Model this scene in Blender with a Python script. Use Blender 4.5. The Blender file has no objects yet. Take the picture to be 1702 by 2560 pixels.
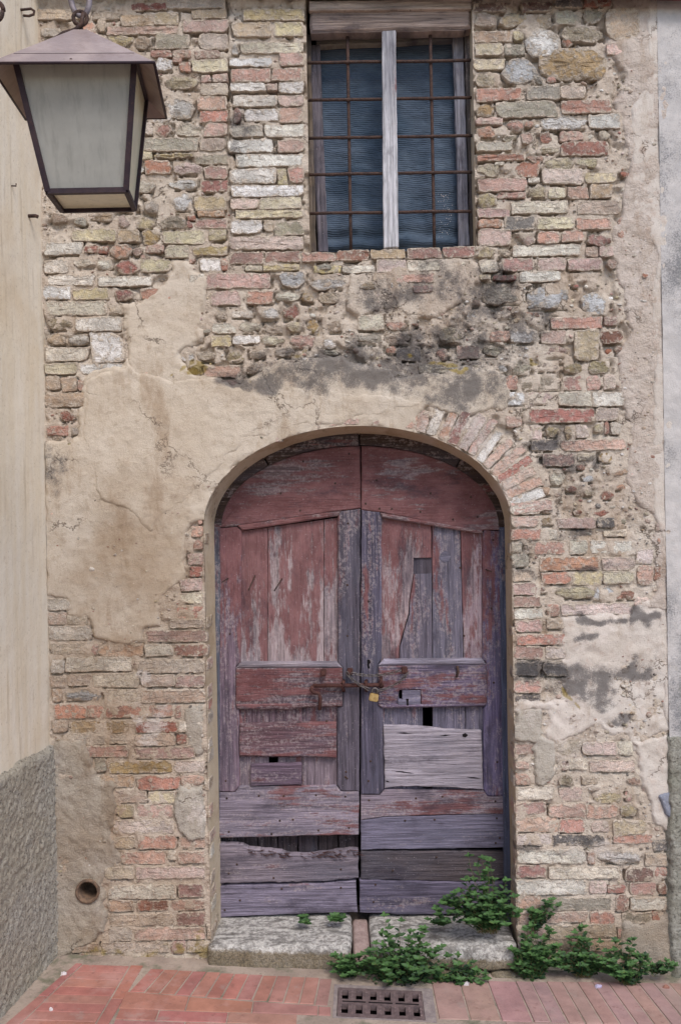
import bpy, bmesh, math, random
import numpy as np
from mathutils import Vector, Matrix

# ------------------------------------------------------------------ camera, light, exposure
SC = bpy.context.scene
COL = SC.collection
S, D, ZC, TH = 0.00175, 4.0, 1.98, 0.017       # metres per photo pixel on the wall, distance, eye height, roll
cam = bpy.data.objects.new('camera', bpy.data.cameras.new('camera'))
COL.objects.link(cam)
cam.location = (0, -D, ZC)
cam.rotation_euler = (math.radians(90), TH, 0)
cam.data.sensor_fit = 'VERTICAL'
cam.data.angle = 2 * math.atan(1280 * S / D)
cam.data.clip_end = 3000
SC.camera = cam

world = bpy.data.worlds.new('World')
SC.world = world
world.use_nodes = True
wn = world.node_tree
wn.nodes.clear()
sky = wn.nodes.new('ShaderNodeTexSky')
sky.sky_type = 'NISHITA'
sky.sun_disc = False
SUN_EL, SUN_AZ = math.radians(50), math.radians(160)
sky.sun_elevation = SUN_EL
sky.sun_rotation = SUN_AZ
sky.air_density = 1.0
sky.dust_density = 1.0
bg = wn.nodes.new('ShaderNodeBackground')
bg.inputs['Strength'].default_value = 0.13
wo = wn.nodes.new('ShaderNodeOutputWorld')
wn.links.new(sky.outputs[0], bg.inputs[0])
wn.links.new(bg.outputs[0], wo.inputs[0])
sl = bpy.data.lights.new('sun', 'SUN')
sl.energy = 1.5
sl.angle = math.radians(26)
sl.color = (1.0, 0.95, 0.90)
so = bpy.data.objects.new('sun', sl)
COL.objects.link(so)
sd_ = Vector((math.sin(SUN_AZ) * math.cos(SUN_EL), math.cos(SUN_AZ) * math.cos(SUN_EL), math.sin(SUN_EL)))
so.rotation_euler = sd_.to_track_quat('Z', 'Y').to_euler()
so.location = (-2, -6, 8)
vs = SC.view_settings
vs.view_transform = 'Standard'
vs.look = 'None'
vs.exposure = 0.90
vs.gamma = 1.0
SC.cycles.max_bounces = 6
SC.cycles.use_denoising = True

# ------------------------------------------------------------------ mapping from photo pixels
CT, ST = math.cos(TH), math.sin(TH)
def un(px, py):
    dx, dy = px - 851.0, py - 1280.0
    return dx * CT - dy * ST, dy * CT + dx * ST
def W(px, py, Y=0.0):
    a, b = un(px, py)
    k = S * (D + Y) / D
    return a * k, ZC - b * k
GS = -0.05
def gz(X): return GS * X
def G(px, py):
    a, b = un(px, py)
    t = ZC / (b * S + GS * a * S)
    return t * a * S, -D + t * D

# ------------------------------------------------------------------ numpy noise
def _h(ix, iy, seed):
    n = (ix.astype(np.int64) * 374761393 + iy.astype(np.int64) * 668265263 + seed * 2147001325) & 0x7fffffff
    n = ((n ^ (n >> 13)) * 1274126177) & 0x7fffffff
    return ((n ^ (n >> 16)) & 0xffff) / 65535.0
def vn(x, y, seed=0):
    x = np.asarray(x, float); y = np.asarray(y, float)
    ix = np.floor(x); iy = np.floor(y)
    fx = x - ix; fy = y - iy
    fx = fx * fx * (3 - 2 * fx); fy = fy * fy * (3 - 2 * fy)
    a = _h(ix, iy, seed); b = _h(ix + 1, iy, seed); c = _h(ix, iy + 1, seed); d = _h(ix + 1, iy + 1, seed)
    return (a + (b - a) * fx) * (1 - fy) + (c + (d - c) * fx) * fy
def fbm(x, y, f, octv=4, seed=0, gain=0.5):
    r = 0; a = 1; t = 0
    for i in range(octv):
        r = r + a * vn(x * f, y * f, seed + i * 17); t += a
        a *= gain; f *= 2.03
    return r / t
def sst(a, b, x):
    t = np.clip((x - a) / (b - a), 0, 1)
    return t * t * (3 - 2 * t)
def poly_sd(px, pz, poly):
    """signed distance, positive inside"""
    P = np.array(poly); n = len(P)
    d = np.full(px.shape, 1e9); ins = np.zeros(px.shape, bool)
    for i in range(n):
        a = P[i]; b = P[(i + 1) % n]
        e = b - a
        t = np.clip(((px - a[0]) * e[0] + (pz - a[1]) * e[1]) / (e @ e + 1e-12), 0, 1)
        d = np.minimum(d, (px - a[0] - t * e[0]) ** 2 + (pz - a[1] - t * e[1]) ** 2)
        c = ((a[1] > pz) != (b[1] > pz)) & (px < (b[0] - a[0]) * (pz - a[1]) / (b[1] - a[1] + 1e-12) + a[0])
        ins ^= c
    d = np.sqrt(d)
    return np.where(ins, d, -d)

# stains on the wall: soot / brown damp / lime / lichen, given as ellipses in photo pixels
SOOT = [(900,930,330,50,.75),(1190,985,110,50,.55),(740,905,120,30,.6),(1080,950,160,60,.6),(1010,900,290,55,.8),(1180,955,120,70,.7),(640,960,110,28,.8),(860,940,90,50,.6),(1000,740,130,45,.6),(1110,870,150,50,.8),
        (1250,820,140,70,.65),(1220,720,110,60,.6),(870,680,120,40,.4),(1080,700,60,60,.6),(1460,1690,100,48,.85),(1340,1670,75,32,.85),(1590,1668,65,26,.85),
        (1480,1730,60,40,.9),(1325,1745,50,18,.8),(1470,1760,30,14,.8),(1550,1795,40,14,.7),(1590,1540,32,26,.8),(1500,1545,55,14,.7),(1470,1595,28,16,.7),
        (1390,1110,90,26,.7),(1400,1160,70,26,.7),(1420,1230,60,40,.4),(1440,1325,70,16,.7),(1300,1370,40,40,.4),(1310,1430,36,18,.7),(1500,1428,90,12,.7),
        (1390,2125,70,10,.5),(600,300,40,60,.35),(580,350,22,90,.6),(1340,200,60,30,.4),(1250,110,70,40,.35),(140,1160,30,80,.45),(1340,2122,60,10,.6),
        (1650,1560,40,60,.3),(1270,650,30,90,.25),(1180,760,60,60,.5)]
DAMP = [(330,1420,140,150,.75),(260,1650,160,120,.6),(300,1850,160,120,.7),(220,2100,130,200,.75),(380,2250,140,150,.5),(430,1330,60,200,.4),
        (330,1230,110,110,.3),(180,2330,150,70,.9),(560,960,60,60,.3),(1500,2390,160,70,.8),(1640,2330,90,110,.7),(460,1560,60,90,.5)]
LIME = [(1150,1080,110,60,.6),(1260,1170,70,80,.6),(1330,1290,90,60,.45),(1480,1600,120,90,.5),(1420,1830,120,90,.4),(380,1800,40,40,.7),(378,1850,44,14,.8),
        (500,2030,14,40,1.0),(372,1690,16,26,1.0),(1600,1400,60,400,.35),(1610,600,50,500,.4),(1480,2140,70,30,.6),(560,250,60,200,.25),(650,250,110,280,.3),(1400,1780,100,40,.6),(940,950,60,60,.25),(770,820,60,30,.3)]
LICH = [(485,925,22,14,1.0),(436,925,8,7,.9),(610,955,14,8,.7),(1120,915,50,12,.8),(1322,890,16,14,.8),(1500,915,50,16,.4),(785,815,20,22,.6),(1010,893,9,8,.8),(750,882,20,8,.5),
        (1420,1740,8,30,.7),(1640,2380,80,70,.3),(330,2390,200,18,.5),(510,2370,40,40,.7),(1345,1070,20,12,.4),(1220,270,20,10,.5)]
def mask(X, Z, lst, seed, f=26.0, rough=.9):
    # photo pixel coordinates of wall points
    a = X / S; b = (ZC - Z) / S
    px = a * CT + b * ST + 851; py = b * CT - a * ST + 1280
    px = px + (fbm(X, Z, 10, 3, seed + 40) - .5) * 110; py = py + (fbm(X, Z, 10, 3, seed + 60) - .5) * 70
    m = np.zeros(np.shape(X))
    for (cx, cy, rx, ry, s) in lst:
        q = ((px - cx) / rx) ** 2 + ((py - cy) / ry) ** 2
        m = np.maximum(m, s * sst(2.0, .0, q))
    n = fbm(X, Z, f, 4, seed, .65)
    n = np.clip((n - .5) * 2.6 + .5, 0, 1)
    return np.clip(m * (1 - rough * .75 + 1.25 * rough * n), 0, 1)
def stain_attr(me, X, Z):
    col = np.zeros((len(X), 4), np.float32)
    col[:, 0] = mask(X, Z, SOOT, 3, 14, .55)
    col[:, 1] = mask(X, Z, DAMP, 5, 9, .5)
    col[:, 2] = mask(X, Z, LIME, 8, 22)
    col[:, 3] = mask(X, Z, LICH, 11, 30, .7)
    at = me.attributes.new('stain', 'FLOAT_COLOR', 'POINT')
    at.data.foreach_set('color', col.ravel())

# ------------------------------------------------------------------ object helpers
def link(name, me, parent=None, mat=None, color=None):
    o = bpy.data.objects.new(name, me)
    COL.objects.link(o)
    if parent is not None: o.parent = parent
    if mat is not None and me is not None and len(me.materials) == 0: me.materials.append(mat)
    if color is not None: o.color = color
    return o
def empty(name, loc=(0, 0, 0)):
    o = bpy.data.objects.new(name, None); COL.objects.link(o); o.location = loc
    o.empty_display_size = .1
    return o
def tag(o, label, cat, group=None):
    o['label'] = label; o['category'] = cat
    if group: o['group'] = group
    return o
def mesh(name, v, f, smooth=False):
    me = bpy.data.meshes.new(name)
    me.from_pydata([tuple(p) for p in v], [], [tuple(q) for q in f])
    me.update()
    if smooth: me.polygons.foreach_set('use_smooth', [True] * len(me.polygons))
    return me
def np_mesh(name, V, F, smooth=True):
    me = bpy.data.meshes.new(name)
    me.vertices.add(len(V)); me.vertices.foreach_set('co', np.asarray(V, np.float32).ravel())
    F = np.asarray(F, np.int32); k = F.shape[1]
    me.loops.add(F.size); me.loops.foreach_set('vertex_index', F.ravel())
    me.polygons.add(len(F))
    me.polygons.foreach_set('loop_start', np.arange(0, F.size, k, dtype=np.int32))
    me.polygons.foreach_set('loop_total', np.full(len(F), k, np.int32))
    me.update(calc_edges=True)
    me.validate()
    if smooth: me.polygons.foreach_set('use_smooth', [True] * len(me.polygons))
    return me
def bm_mesh(name, bm, smooth=False):
    me = bpy.data.meshes.new(name)
    bm.normal_update(); bm.to_mesh(me); bm.free()
    if smooth: me.polygons.foreach_set('use_smooth', [True] * len(me.polygons))
    return me
def tube_mesh(name, pts, r, n=8, closed=False, rr=None):
    pts = [Vector(p) for p in pts]; m = len(pts)
    v, f = [], []
    up = None
    for i, p in enumerate(pts):
        if closed: t = (pts[(i + 1) % m] - pts[i - 1]).normalized()
        else: t = (pts[min(i + 1, m - 1)] - pts[max(i - 1, 0)]).normalized()
        if up is None:
            a = Vector((0, 0, 1)) if abs(t.z) < .9 else Vector((1, 0, 0))
            up = (a - t * a.dot(t)).normalized()
        else:
            up = (up - t * up.dot(t)).normalized()
        b = t.cross(up)
        q = rr[i] if rr else r
        for j in range(n):
            an = 2 * math.pi * j / n
            v.append(p + (up * math.cos(an) + b * math.sin(an)) * q)
    for i in range(m if closed else m - 1):
        for j in range(n):
            a0 = i * n + j; a1 = i * n + (j + 1) % n
            b0 = ((i + 1) % m) * n + j; b1 = ((i + 1) % m) * n + (j + 1) % n
            f.append((a0, a1, b1, b0))
    if not closed:
        f.append(tuple(range(n - 1, -1, -1))); f.append(tuple((m - 1) * n + j for j in range(n)))
    return mesh(name, v, f, True)

# ------------------------------------------------------------------ materials
def srgb(r, g, b):
    def c(u):
        u /= 255.0
        return u / 12.92 if u <= .04045 else ((u + .055) / 1.055) ** 2.4
    return (c(r), c(g), c(b), 1)
class N:
    def __init__(self, name):
        self.m = bpy.data.materials.new(name); self.m.use_nodes = True
        self.t = self.m.node_tree; self.t.nodes.clear()
        self.out = self.t.nodes.new('ShaderNodeOutputMaterial')
        self.b = self.t.nodes.new('ShaderNodeBsdfPrincipled')
        self.t.links.new(self.b.outputs[0], self.out.inputs[0])
        self.b.inputs['Roughness'].default_value = .9
        self.b.inputs['Specular IOR Level'].default_value = .15
    def n(self, kind, **kw):
        q = self.t.nodes.new('ShaderNode' + kind)
        for k, v in kw.items(): setattr(q, k, v)
        return q
    def set(self, sock, v):
        if isinstance(v, bpy.types.NodeSocket): self.t.links.new(v, sock)
        else: sock.default_value = v
    def noise(self, vec, scale, detail=4, rough=.55, out='Fac'):
        q = self.n('TexNoise'); self.set(q.inputs['Vector'], vec)
        q.inputs['Scale'].default_value = scale; q.inputs['Detail'].default_value = detail
        q.inputs['Roughness'].default_value = rough
        return q.outputs[0 if out == 'Fac' else 1]
    def ramp(self, fac, a, b, lo=0.0, hi=1.0):
        q = self.n('MapRange', interpolation_type='SMOOTHSTEP')
        self.set(q.inputs[0], fac)
        for i, x in ((1, a), (2, b), (3, lo), (4, hi)): self.set(q.inputs[i], x)
        return q.outputs[0]
    def mix(self, f, a, b, mode='MIX'):
        q = self.n('Mix', data_type='RGBA', blend_type=mode)
        self.set(q.inputs[0], f); self.set(q.inputs[6], a); self.set(q.inputs[7], b)
        return q.outputs[2]
    def math(self, op, a, b=0.0):
        q = self.n('Math', operation=op); self.set(q.inputs[0], a); self.set(q.inputs[1], b)
        return q.outputs[0]
    def vmath(self, op, a, b):
        q = self.n('VectorMath', operation=op); self.set(q.inputs[0], a); self.set(q.inputs[1], b)
        return q.outputs[0]
    def bump(self, h, strength=.5, dist=.01, prev=None):
        q = self.n('Bump'); q.inputs['Strength'].default_value = strength; q.inputs['Distance'].default_value = dist
        self.set(q.inputs['Height'], h)
        if prev is not None: self.t.links.new(prev, q.inputs['Normal'])
        self.t.links.new(q.outputs[0], self.b.inputs['Normal'])
        return q.outputs[0]
    def pos(self): return self.n('NewGeometry').outputs['Position']
    def objc(self): return self.n('TexCoord').outputs['Object']
    def info(self): return self.n('ObjectInfo')
    def done(self, color, rough=None, metal=None):
        self.set(self.b.inputs['Base Color'], color)
        if rough is not None: self.set(self.b.inputs['Roughness'], rough)
        if metal is not None: self.b.inputs['Metallic'].default_value = metal
        return self.m
def wall_stains(k, col, p):
    a = k.n('Attribute', attribute_name='stain')
    sep = k.n('SeparateColor'); k.t.links.new(a.outputs['Color'], sep.inputs[0])
    col = k.mix(k.math('MULTIPLY', sep.outputs[1], .55), col, k.mix(1.0, col, srgb(188, 160, 122), 'MULTIPLY'))
    n1 = k.noise(p, 150, 3, .6)
    lime = k.ramp(k.math('ADD', k.math('MULTIPLY', sep.outputs[2], .7), k.math('MULTIPLY', n1, .9)), .62, 1.0, 0, .75)
    col = k.mix(lime, col, srgb(202, 190, 180))
    n2 = k.math('ADD', k.math('MULTIPLY', k.noise(p, 165, 6, .85), .6), k.math('MULTIPLY', k.noise(p, 34, 5, .75), .4))
    soot = k.ramp(k.math('ADD', k.math('MULTIPLY', sep.outputs[0], .47), n2), .60, .86, 0, .80)
    col = k.mix(soot, col, srgb(78, 74, 74))
    li = k.ramp(k.math('ADD', a.outputs['Alpha'], k.math('MULTIPLY', n1, .4)), .55, .9, 0, .7)
    return k.mix(li, col, srgb(142, 122, 58))
def mat_masonry(name, stone=False, attr=None):
    k = N(name)
    inf = k.info()
    p = k.pos()
    off = k.vmath('SCALE', k.n('CombineXYZ').outputs[0], (0, 0, 0))
    cx = k.n('CombineXYZ'); k.set(cx.inputs[0], k.math('MULTIPLY', inf.outputs['Random'], 37.0)); k.set(cx.inputs[1], k.math('MULTIPLY', inf.outputs['Random'], 11.0))
    q = k.vmath('ADD', p, cx.outputs[0])
    base = inf.outputs['Color'] if attr is None else k.n('Attribute', attribute_name=attr).outputs['Color']
    big = k.noise(q, 9, 3, .5)
    mid = k.noise(q, 42, 5, .65)
    fine = k.noise(q, 240, 4, .7)
    v = k.ramp(big, .32, .68, .80, 1.2)
    col = k.mix(1.0, base, k.n('CombineColor').outputs[0], 'MIX') if False else base
    hs = k.n('HueSaturation'); k.set(hs.inputs['Value'], v); k.set(hs.inputs['Color'], base)
    k.set(hs.inputs['Saturation'], k.ramp(mid, .3, .7, 1.12, .85))
    col = hs.outputs[0]
    # lime and mortar smears, pits
    rim = k.n('Attribute', attribute_name='rim').outputs['Fac']
    sm = k.ramp(k.math('ADD', k.math('ADD', k.math('MULTIPLY', mid, .75), k.math('MULTIPLY', k.noise(q, 130, 4, .7), .25)), k.math('MULTIPLY', rim, .17)), .53, .66, 0, .88)
    col = k.mix(sm, col, srgb(198, 182, 164))
    w = k.ramp(k.noise(q, 75, 5, .75), .57, .68, 0, .5)
    col = k.mix(w, col, srgb(222, 214, 204))
    pit = k.ramp(k.noise(q, 95, 5, .8), .38, .28, 0, .6)
    col = k.mix(pit, col, srgb(84, 70, 60))
    sp = k.ramp(fine, .32, .68, .78, 1.2)
    hs2 = k.n('HueSaturation'); k.set(hs2.inputs['Value'], sp); k.set(hs2.inputs['Color'], col)
    col = wall_stains(k, hs2.outputs[0], p)
    h = k.math('ADD', k.math('MULTIPLY', mid, .7 if not stone else 1.1), k.math('MULTIPLY', fine, .35))
    h = k.math('SUBTRACT', h, k.math('MULTIPLY', pit, .35))
    k.bump(k.math('ADD', h, k.math('MULTIPLY', sm, .18)), .95, .032 if stone else .022)
    return k.done(col, .95)
def mat_plaster(name, c1, c2, c3, grain=260, bump=.6, soft=False):
    k = N(name)
    p = k.pos()
    a = k.noise(p, 3.2, 5, .6); b = k.noise(p, 22, 5, .65); c = k.noise(p, grain, 4, .75)
    col = k.mix(k.ramp(a, .35, .65), c1, c2)
    col = k.mix(k.ramp(b, .5, .72, 0, .6), col, c3)
    pit = k.ramp(c, .42, .30, 0, .6)
    col = k.mix(pit, col, srgb(96, 82, 70))
    wl = k.ramp(c, .58, .70, 0, .45)
    col = k.mix(wl, col, srgb(226, 216, 202))
    st = k.ramp(k.noise(k.vmath('MULTIPLY', p, (3.2, 1, 1.1)), 1.7, 6, .7), .50, .66, 0, .5)
    col = k.mix(st, col, k.mix(1.0, col, srgb(196, 176, 154), 'MULTIPLY'))
    col = k.mix(k.ramp(k.noise(p, 38, 5, .75), .60, .70, 0, .45), col, srgb(140, 122, 106))
    # hairline cracks
    vo = k.n('TexVoronoi', feature='DISTANCE_TO_EDGE'); vo.inputs['Scale'].default_value = 2.6
    k.set(vo.inputs['Vector'], k.vmath('ADD', p, k.vmath('SCALE', k.noise(p, 9, 4, .7, 'C'), (0, 0, 0)) if False else k.vmath('MULTIPLY', k.noise(p, 7, 5, .7, 'C'), (.22, .22, .22))))
    ck = k.math('MULTIPLY', k.ramp(vo.outputs['Distance'], .012, .004), k.ramp(k.noise(p, 3, 2, .5), .5, .6))
    col = k.mix(k.math('MULTIPLY', ck, .7), col, srgb(92, 78, 66))
    col = wall_stains(k, col, p)
    h = k.math('ADD', k.math('MULTIPLY', b, .8 if not soft else .3), k.math('MULTIPLY', c, .35))
    k.bump(k.math('SUBTRACT', h, k.math('MULTIPLY', ck, .3)), bump, .026)
    return k.done(col, .95)
M_BRICK = mat_masonry('brick_clay')
M_STONE = mat_masonry('field_stone', True)
M_MORTAR = mat_plaster('lime_mortar', srgb(192, 175, 158), srgb(202, 188, 172), srgb(178, 160, 144), 170, .95)
M_PLAST = mat_plaster('old_tan_plaster', srgb(186, 171, 153), srgb(196, 183, 167), srgb(170, 153, 134), 300, .55)
M_PLASTR = mat_plaster('rough_pink_plaster', srgb(188, 172, 158), srgb(196, 182, 170), srgb(180, 158, 144), 160, .9)
M_PLASTW = mat_plaster('pale_grey_plaster', srgb(188, 176, 164), srgb(196, 186, 176), srgb(178, 158, 144), 170, .5, True)
M_PATCH = mat_plaster('grey_cement_patch', srgb(174, 164, 152), srgb(182, 172, 158), srgb(158, 148, 136), 190, .9)
M_REVEAL = mat_plaster('reveal_plaster', srgb(188, 170, 144), srgb(196, 180, 158), srgb(170, 150, 126), 220, .5, True)
M_REVEALR = M_REVEAL

def mat_wood(name, vertical):
    """weathered boards; object colour = bare wood, object alpha = how much red paint is left"""
    k = N(name)
    inf = k.info(); p = k.pos()
    cx = k.n('CombineXYZ'); r = inf.outputs['Random']
    for i, m in enumerate((31.0, 17.0, 23.0)): k.set(cx.inputs[i], k.math('MULTIPLY', r, m))
    q = k.vmath('ADD', p, cx.outputs[0])
    def st(a, b):
        return k.vmath('MULTIPLY', q, (a, 1, b) if vertical else (b, 1, a))
    g1 = k.noise(st(60, 2.2), 1.6, 5, .7)
    g2 = k.noise(st(190, 5), 1.5, 5, .75)
    blot = k.noise(st(9, 1.9), 1.3, 5, .65)
    chip = k.noise(st(55, 16), 1.0, 5, .8)
    base = inf.outputs['Color']
    hs = k.n('HueSaturation'); k.set(hs.inputs['Color'], base); k.set(hs.inputs['Value'], k.ramp(g1, .30, .70, .42, 1.15))
    hs.inputs['Saturation'].default_value = 1.0
    col = hs.outputs[0]
    blue = k.ramp(k.noise(st(5, 1.6), 1.1, 4, .6), .45, .7, 0, .5)
    col = k.mix(blue, col, srgb(86, 85, 97))
    crack = k.ramp(g2, .42, .31, 0, .85)
    # paint
    amt = inf.outputs['Alpha']
    s = k.math('ADD', k.math('MULTIPLY', blot, 2.3), k.math('MULTIPLY', chip, .95))
    s = k.math('ADD', s, k.math('MULTIPLY', g1, .9))
    s = k.math('SUBTRACT', s, 1.575)
    oz = k.n('SeparateXYZ'); k.t.links.new(k.objc(), oz.inputs[0])
    if vertical: s = k.math('ADD', s, k.math('MULTIPLY', oz.outputs[2], .42))
    thr = k.math('SUBTRACT', 1.02, amt)
    pm = k.ramp(k.math('SUBTRACT', s, thr), -.08, .16, 0, .88)
    pc = k.mix(k.ramp(k.noise(st(8, 5), 1.7, 4, .6), .35, .65), srgb(110, 68, 67), srgb(136, 92, 91))
    pc = k.mix(k.ramp(g2, .45, .65, 0, .3), pc, srgb(82, 54, 58))
    # pale primer rims
    rim = k.math('MULTIPLY', k.ramp(k.math('SUBTRACT', s, thr), -.30, -.06), k.ramp(k.noise(q, 70, 5, .75), .46, .56))
    col = k.mix(k.math('MULTIPLY', rim, .45), col, srgb(182, 168, 166))
    col = k.mix(pm, col, pc)
    col = k.mix(crack, col, srgb(42, 36, 42))
    grime = k.ramp(k.noise(st(7, 2.6), 1.2, 5, .7), .52, .68, 0, .6)
    col = k.mix(grime, col, srgb(58, 52, 62))
    speck = k.ramp(k.noise(q, 130, 4, .7), .62, .70, 0, .5)
    col = k.mix(speck, col, srgb(190, 178, 180))
    h = k.math('ADD', k.math('MULTIPLY', g1, .5), k.math('MULTIPLY', g2, .6))
    h = k.math('ADD', h, k.math('MULTIPLY', pm, .12))
    k.bump(h, .9, .014)
    return k.done(col, .8)
M_WV = mat_wood('weathered_wood_upright', True)
M_WH = mat_wood('weathered_wood_level', False)

def mat_simple(name, c1, c2, scale=30, rough=.85, metal=0, bump=.4, dist=.004, stretch=None, c3=None):
    k = N(name); p = k.pos()
    if stretch: p = k.vmath('MULTIPLY', p, stretch)
    a = k.noise(p, scale, 5, .65)
    col = k.mix(k.ramp(a, .35, .65), c1, c2)
    if c3: col = k.mix(k.ramp(k.noise(p, scale * 4, 4, .7), .55, .68), col, c3)
    if bump: k.bump(k.noise(p, scale * 3, 4, .7), bump, dist)
    m = k.done(col, rough, metal)
    return m
M_IRON = mat_simple('rusty_iron', srgb(56, 44, 42), srgb(78, 58, 50), 60, .8, .0, .7, .004, None, srgb(96, 88, 82))
M_RUST = mat_simple('red_rust_iron', srgb(64, 42, 40), srgb(84, 56, 50), 70, .85, 0, .7, .003)
M_STEEL = mat_simple('dull_steel', srgb(120, 114, 112), srgb(92, 84, 80), 90, .45, .7, .3, .002)
M_BRASS = mat_simple('worn_brass', srgb(184, 158, 108), srgb(158, 130, 84), 80, .4, .5, .3, .002)
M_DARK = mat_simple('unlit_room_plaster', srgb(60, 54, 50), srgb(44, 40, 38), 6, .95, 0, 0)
M_HOLE = mat_simple('dark_cavity_wood', srgb(30, 25, 26), srgb(20, 17, 18), 20, .95, 0, 0)

# ------------------------------------------------------------------ the house front: wall core with openings
house = empty('house_front')
tag(house, 'old house front of patched brick, stone and plaster with arched door and barred window', 'building')
ax, az = W(893, 1310)
DA, DB = 383 * S, 245 * S
def sd_door(x, z):
    dx = x - ax; dz = z - az
    f = np.sqrt((dx / DA) ** 2 + (dz / DB) ** 2) - 1
    g = np.sqrt((dx / DA ** 2) ** 2 + (dz / DB ** 2) ** 2) / (f + 1 + 1e-6)
    return np.where(dz > 0, f / (g + 1e-6), np.abs(dx) - DA)
wx0, wz1 = W(766, -30); wx1, wz0 = W(1184, 626)
wx0 = (W(766, 40)[0] + W(774, 620)[0]) / 2; wx1 = (W(1181, 40)[0] + W(1188, 620)[0]) / 2
def sd_win(x, z):
    return np.maximum(np.abs(x - (wx0 + wx1) / 2) - (wx1 - wx0) / 2, np.abs(z - (wz0 + wz1) / 2) - (wz1 - wz0) / 2)
hx_, hz_ = W(222, 2225)
def sd_open(x, z):
    return np.minimum(np.minimum(sd_door(x, z), sd_win(x, z)), np.hypot(x - hx_, z - hz_) - .046)
LX, RX = -1.285, 1.42
XL0, XR0, ZB0, ZT0 = LX - .02, RX, -.16, 4.30
def mortar_y(x, z):
    n = fbm(x, z, 7, 4, 21) - .5
    m = fbm(x, z, 30, 4, 33, .6) - .5
    c = fbm(x, z, 16, 3, 57)
    y = .0015 - .010 * n - .016 * m
    y = y + .020 * sst(.53, .68, c) * (.45 + .55 * sst(1.6, 2.8, z))             # raked-out, crumbled joints
    sx = W(571, 350)[0] + (z - W(571, 350)[1]) * 0 + .006 * (fbm(z, z * 0, 9, 2, 77) - .5)
    y = y + .022 * sst(.012, .003, np.abs(x - sx)) * sst(3.1, 3.3, z) * (.4 + .6 * sst(.35, .6, fbm(x * 0, z, 8, 3, 78)))
    return y
cell = .0062
gx = np.arange(XL0, XR0 + cell, cell); gz_ = np.arange(ZB0, ZT0 + cell, cell)
gx[-1] = XR0
GX, GZ = np.meshgrid(gx, gz_)
sdo = sd_open(GX, GZ)
e = 1e-3
dxs = (sd_open(GX + e, GZ) - sdo) / e
dzs = (sd_open(GX, GZ + e) - sdo) / e
near = np.abs(sdo) < cell * .62
VX = np.where(near, GX - dxs * sdo, GX); VZ = np.where(near, GZ - dzs * sdo, GZ)
VY = mortar_y(VX, VZ)
nz, nx = GX.shape
idx = np.arange(nz * nx).reshape(nz, nx)
quads = np.stack([idx[:-1, :-1], idx[:-1, 1:], idx[1:, 1:], idx[1:, :-1]], -1).reshape(-1, 4)
inside = (sdo.ravel() <= 0) | near.ravel()
cenin = sdo.ravel()[quads].mean(1) < 0
keep = ~(inside[quads].all(1) & cenin)
quads = quads[keep]
used = np.unique(quads); remap = np.full(nz * nx, -1); remap[used] = np.arange(len(used))
V = np.stack([VX.ravel(), VY.ravel(), VZ.ravel()], -1)[used]
me = np_mesh('wall', V, remap[quads])
stain_attr(me, V[:, 0], V[:, 2])
wall = link('wall', me, house, M_MORTAR)
wall['label'] = 'pale crumbling lime mortar between the bricks and stones'

# ------------------------------------------------------------------ bricks and stones traced from the photograph
PAL = {'y': (206,186,148), 'c': (212,198,176), 'w': (222,213,202), 'p': (198,152,132), 'r': (172,116,98), 'd': (146,98,84), 'o': (186,160,118),
       'g': (168,154,130), 'k': (122,112,104), 'O': (208,160,112), 'b': (196,193,190), 't': (190,164,138), 'q': (210,178,160)}
T = {}
T['A'] = (0, 0, 600/1568, """245 60 600 130 t;610 80 790 130 t;855 20 1090 70 d;1090 0 1480 60 t;790 95 1010 170 t;1010 85 1170 170 o;1255 65 1480 125 t;700 175 1165 228 p;1195 130 1495 215 p;545 150 625 235 p;640 125 690 210 t;270 190 400 240 t;
710 228 870 310 sy;875 240 1000 325 st;1015 225 1240 320 g;1300 220 1490 325 t;985 330 1125 375 p;1130 330 1250 380 p;1270 330 1445 385 p;1010 385 1135 470 sw;1130 380 1190 410 p;1175 415 1250 470 p;1255 390 1490 475 y;1310 490 1380 540 p;1390 485 1490 540 p;
1080 500 1305 590 so;1310 545 1490 625 t;1075 645 1280 775 sw;1290 635 1485 725 p;955 730 1135 810 sw;1305 725 1490 800 p;935 805 1000 890 t;1015 810 1130 895 sr;1150 805 1310 900 sc;1335 805 1485 895 p;920 900 1300 990 g;1305 905 1480 985 t;
1010 1000 1270 1035 sy;905 990 1000 1045 y;1280 1010 1490 1075 g;950 1050 1118 1140 r;1120 1060 1325 1145 sq;885 1070 945 1135 sc;1335 1090 1485 1175 p;1090 1170 1300 1240 sw;1310 1180 1490 1255 r;875 1175 1030 1255 sc;1125 1260 1265 1380 sw;
945 1300 1045 1400 st;1270 1285 1480 1378 y;1290 1380 1470 1420 t;700 1340 900 1390 st;560 1380 700 1440 st""")
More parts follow.
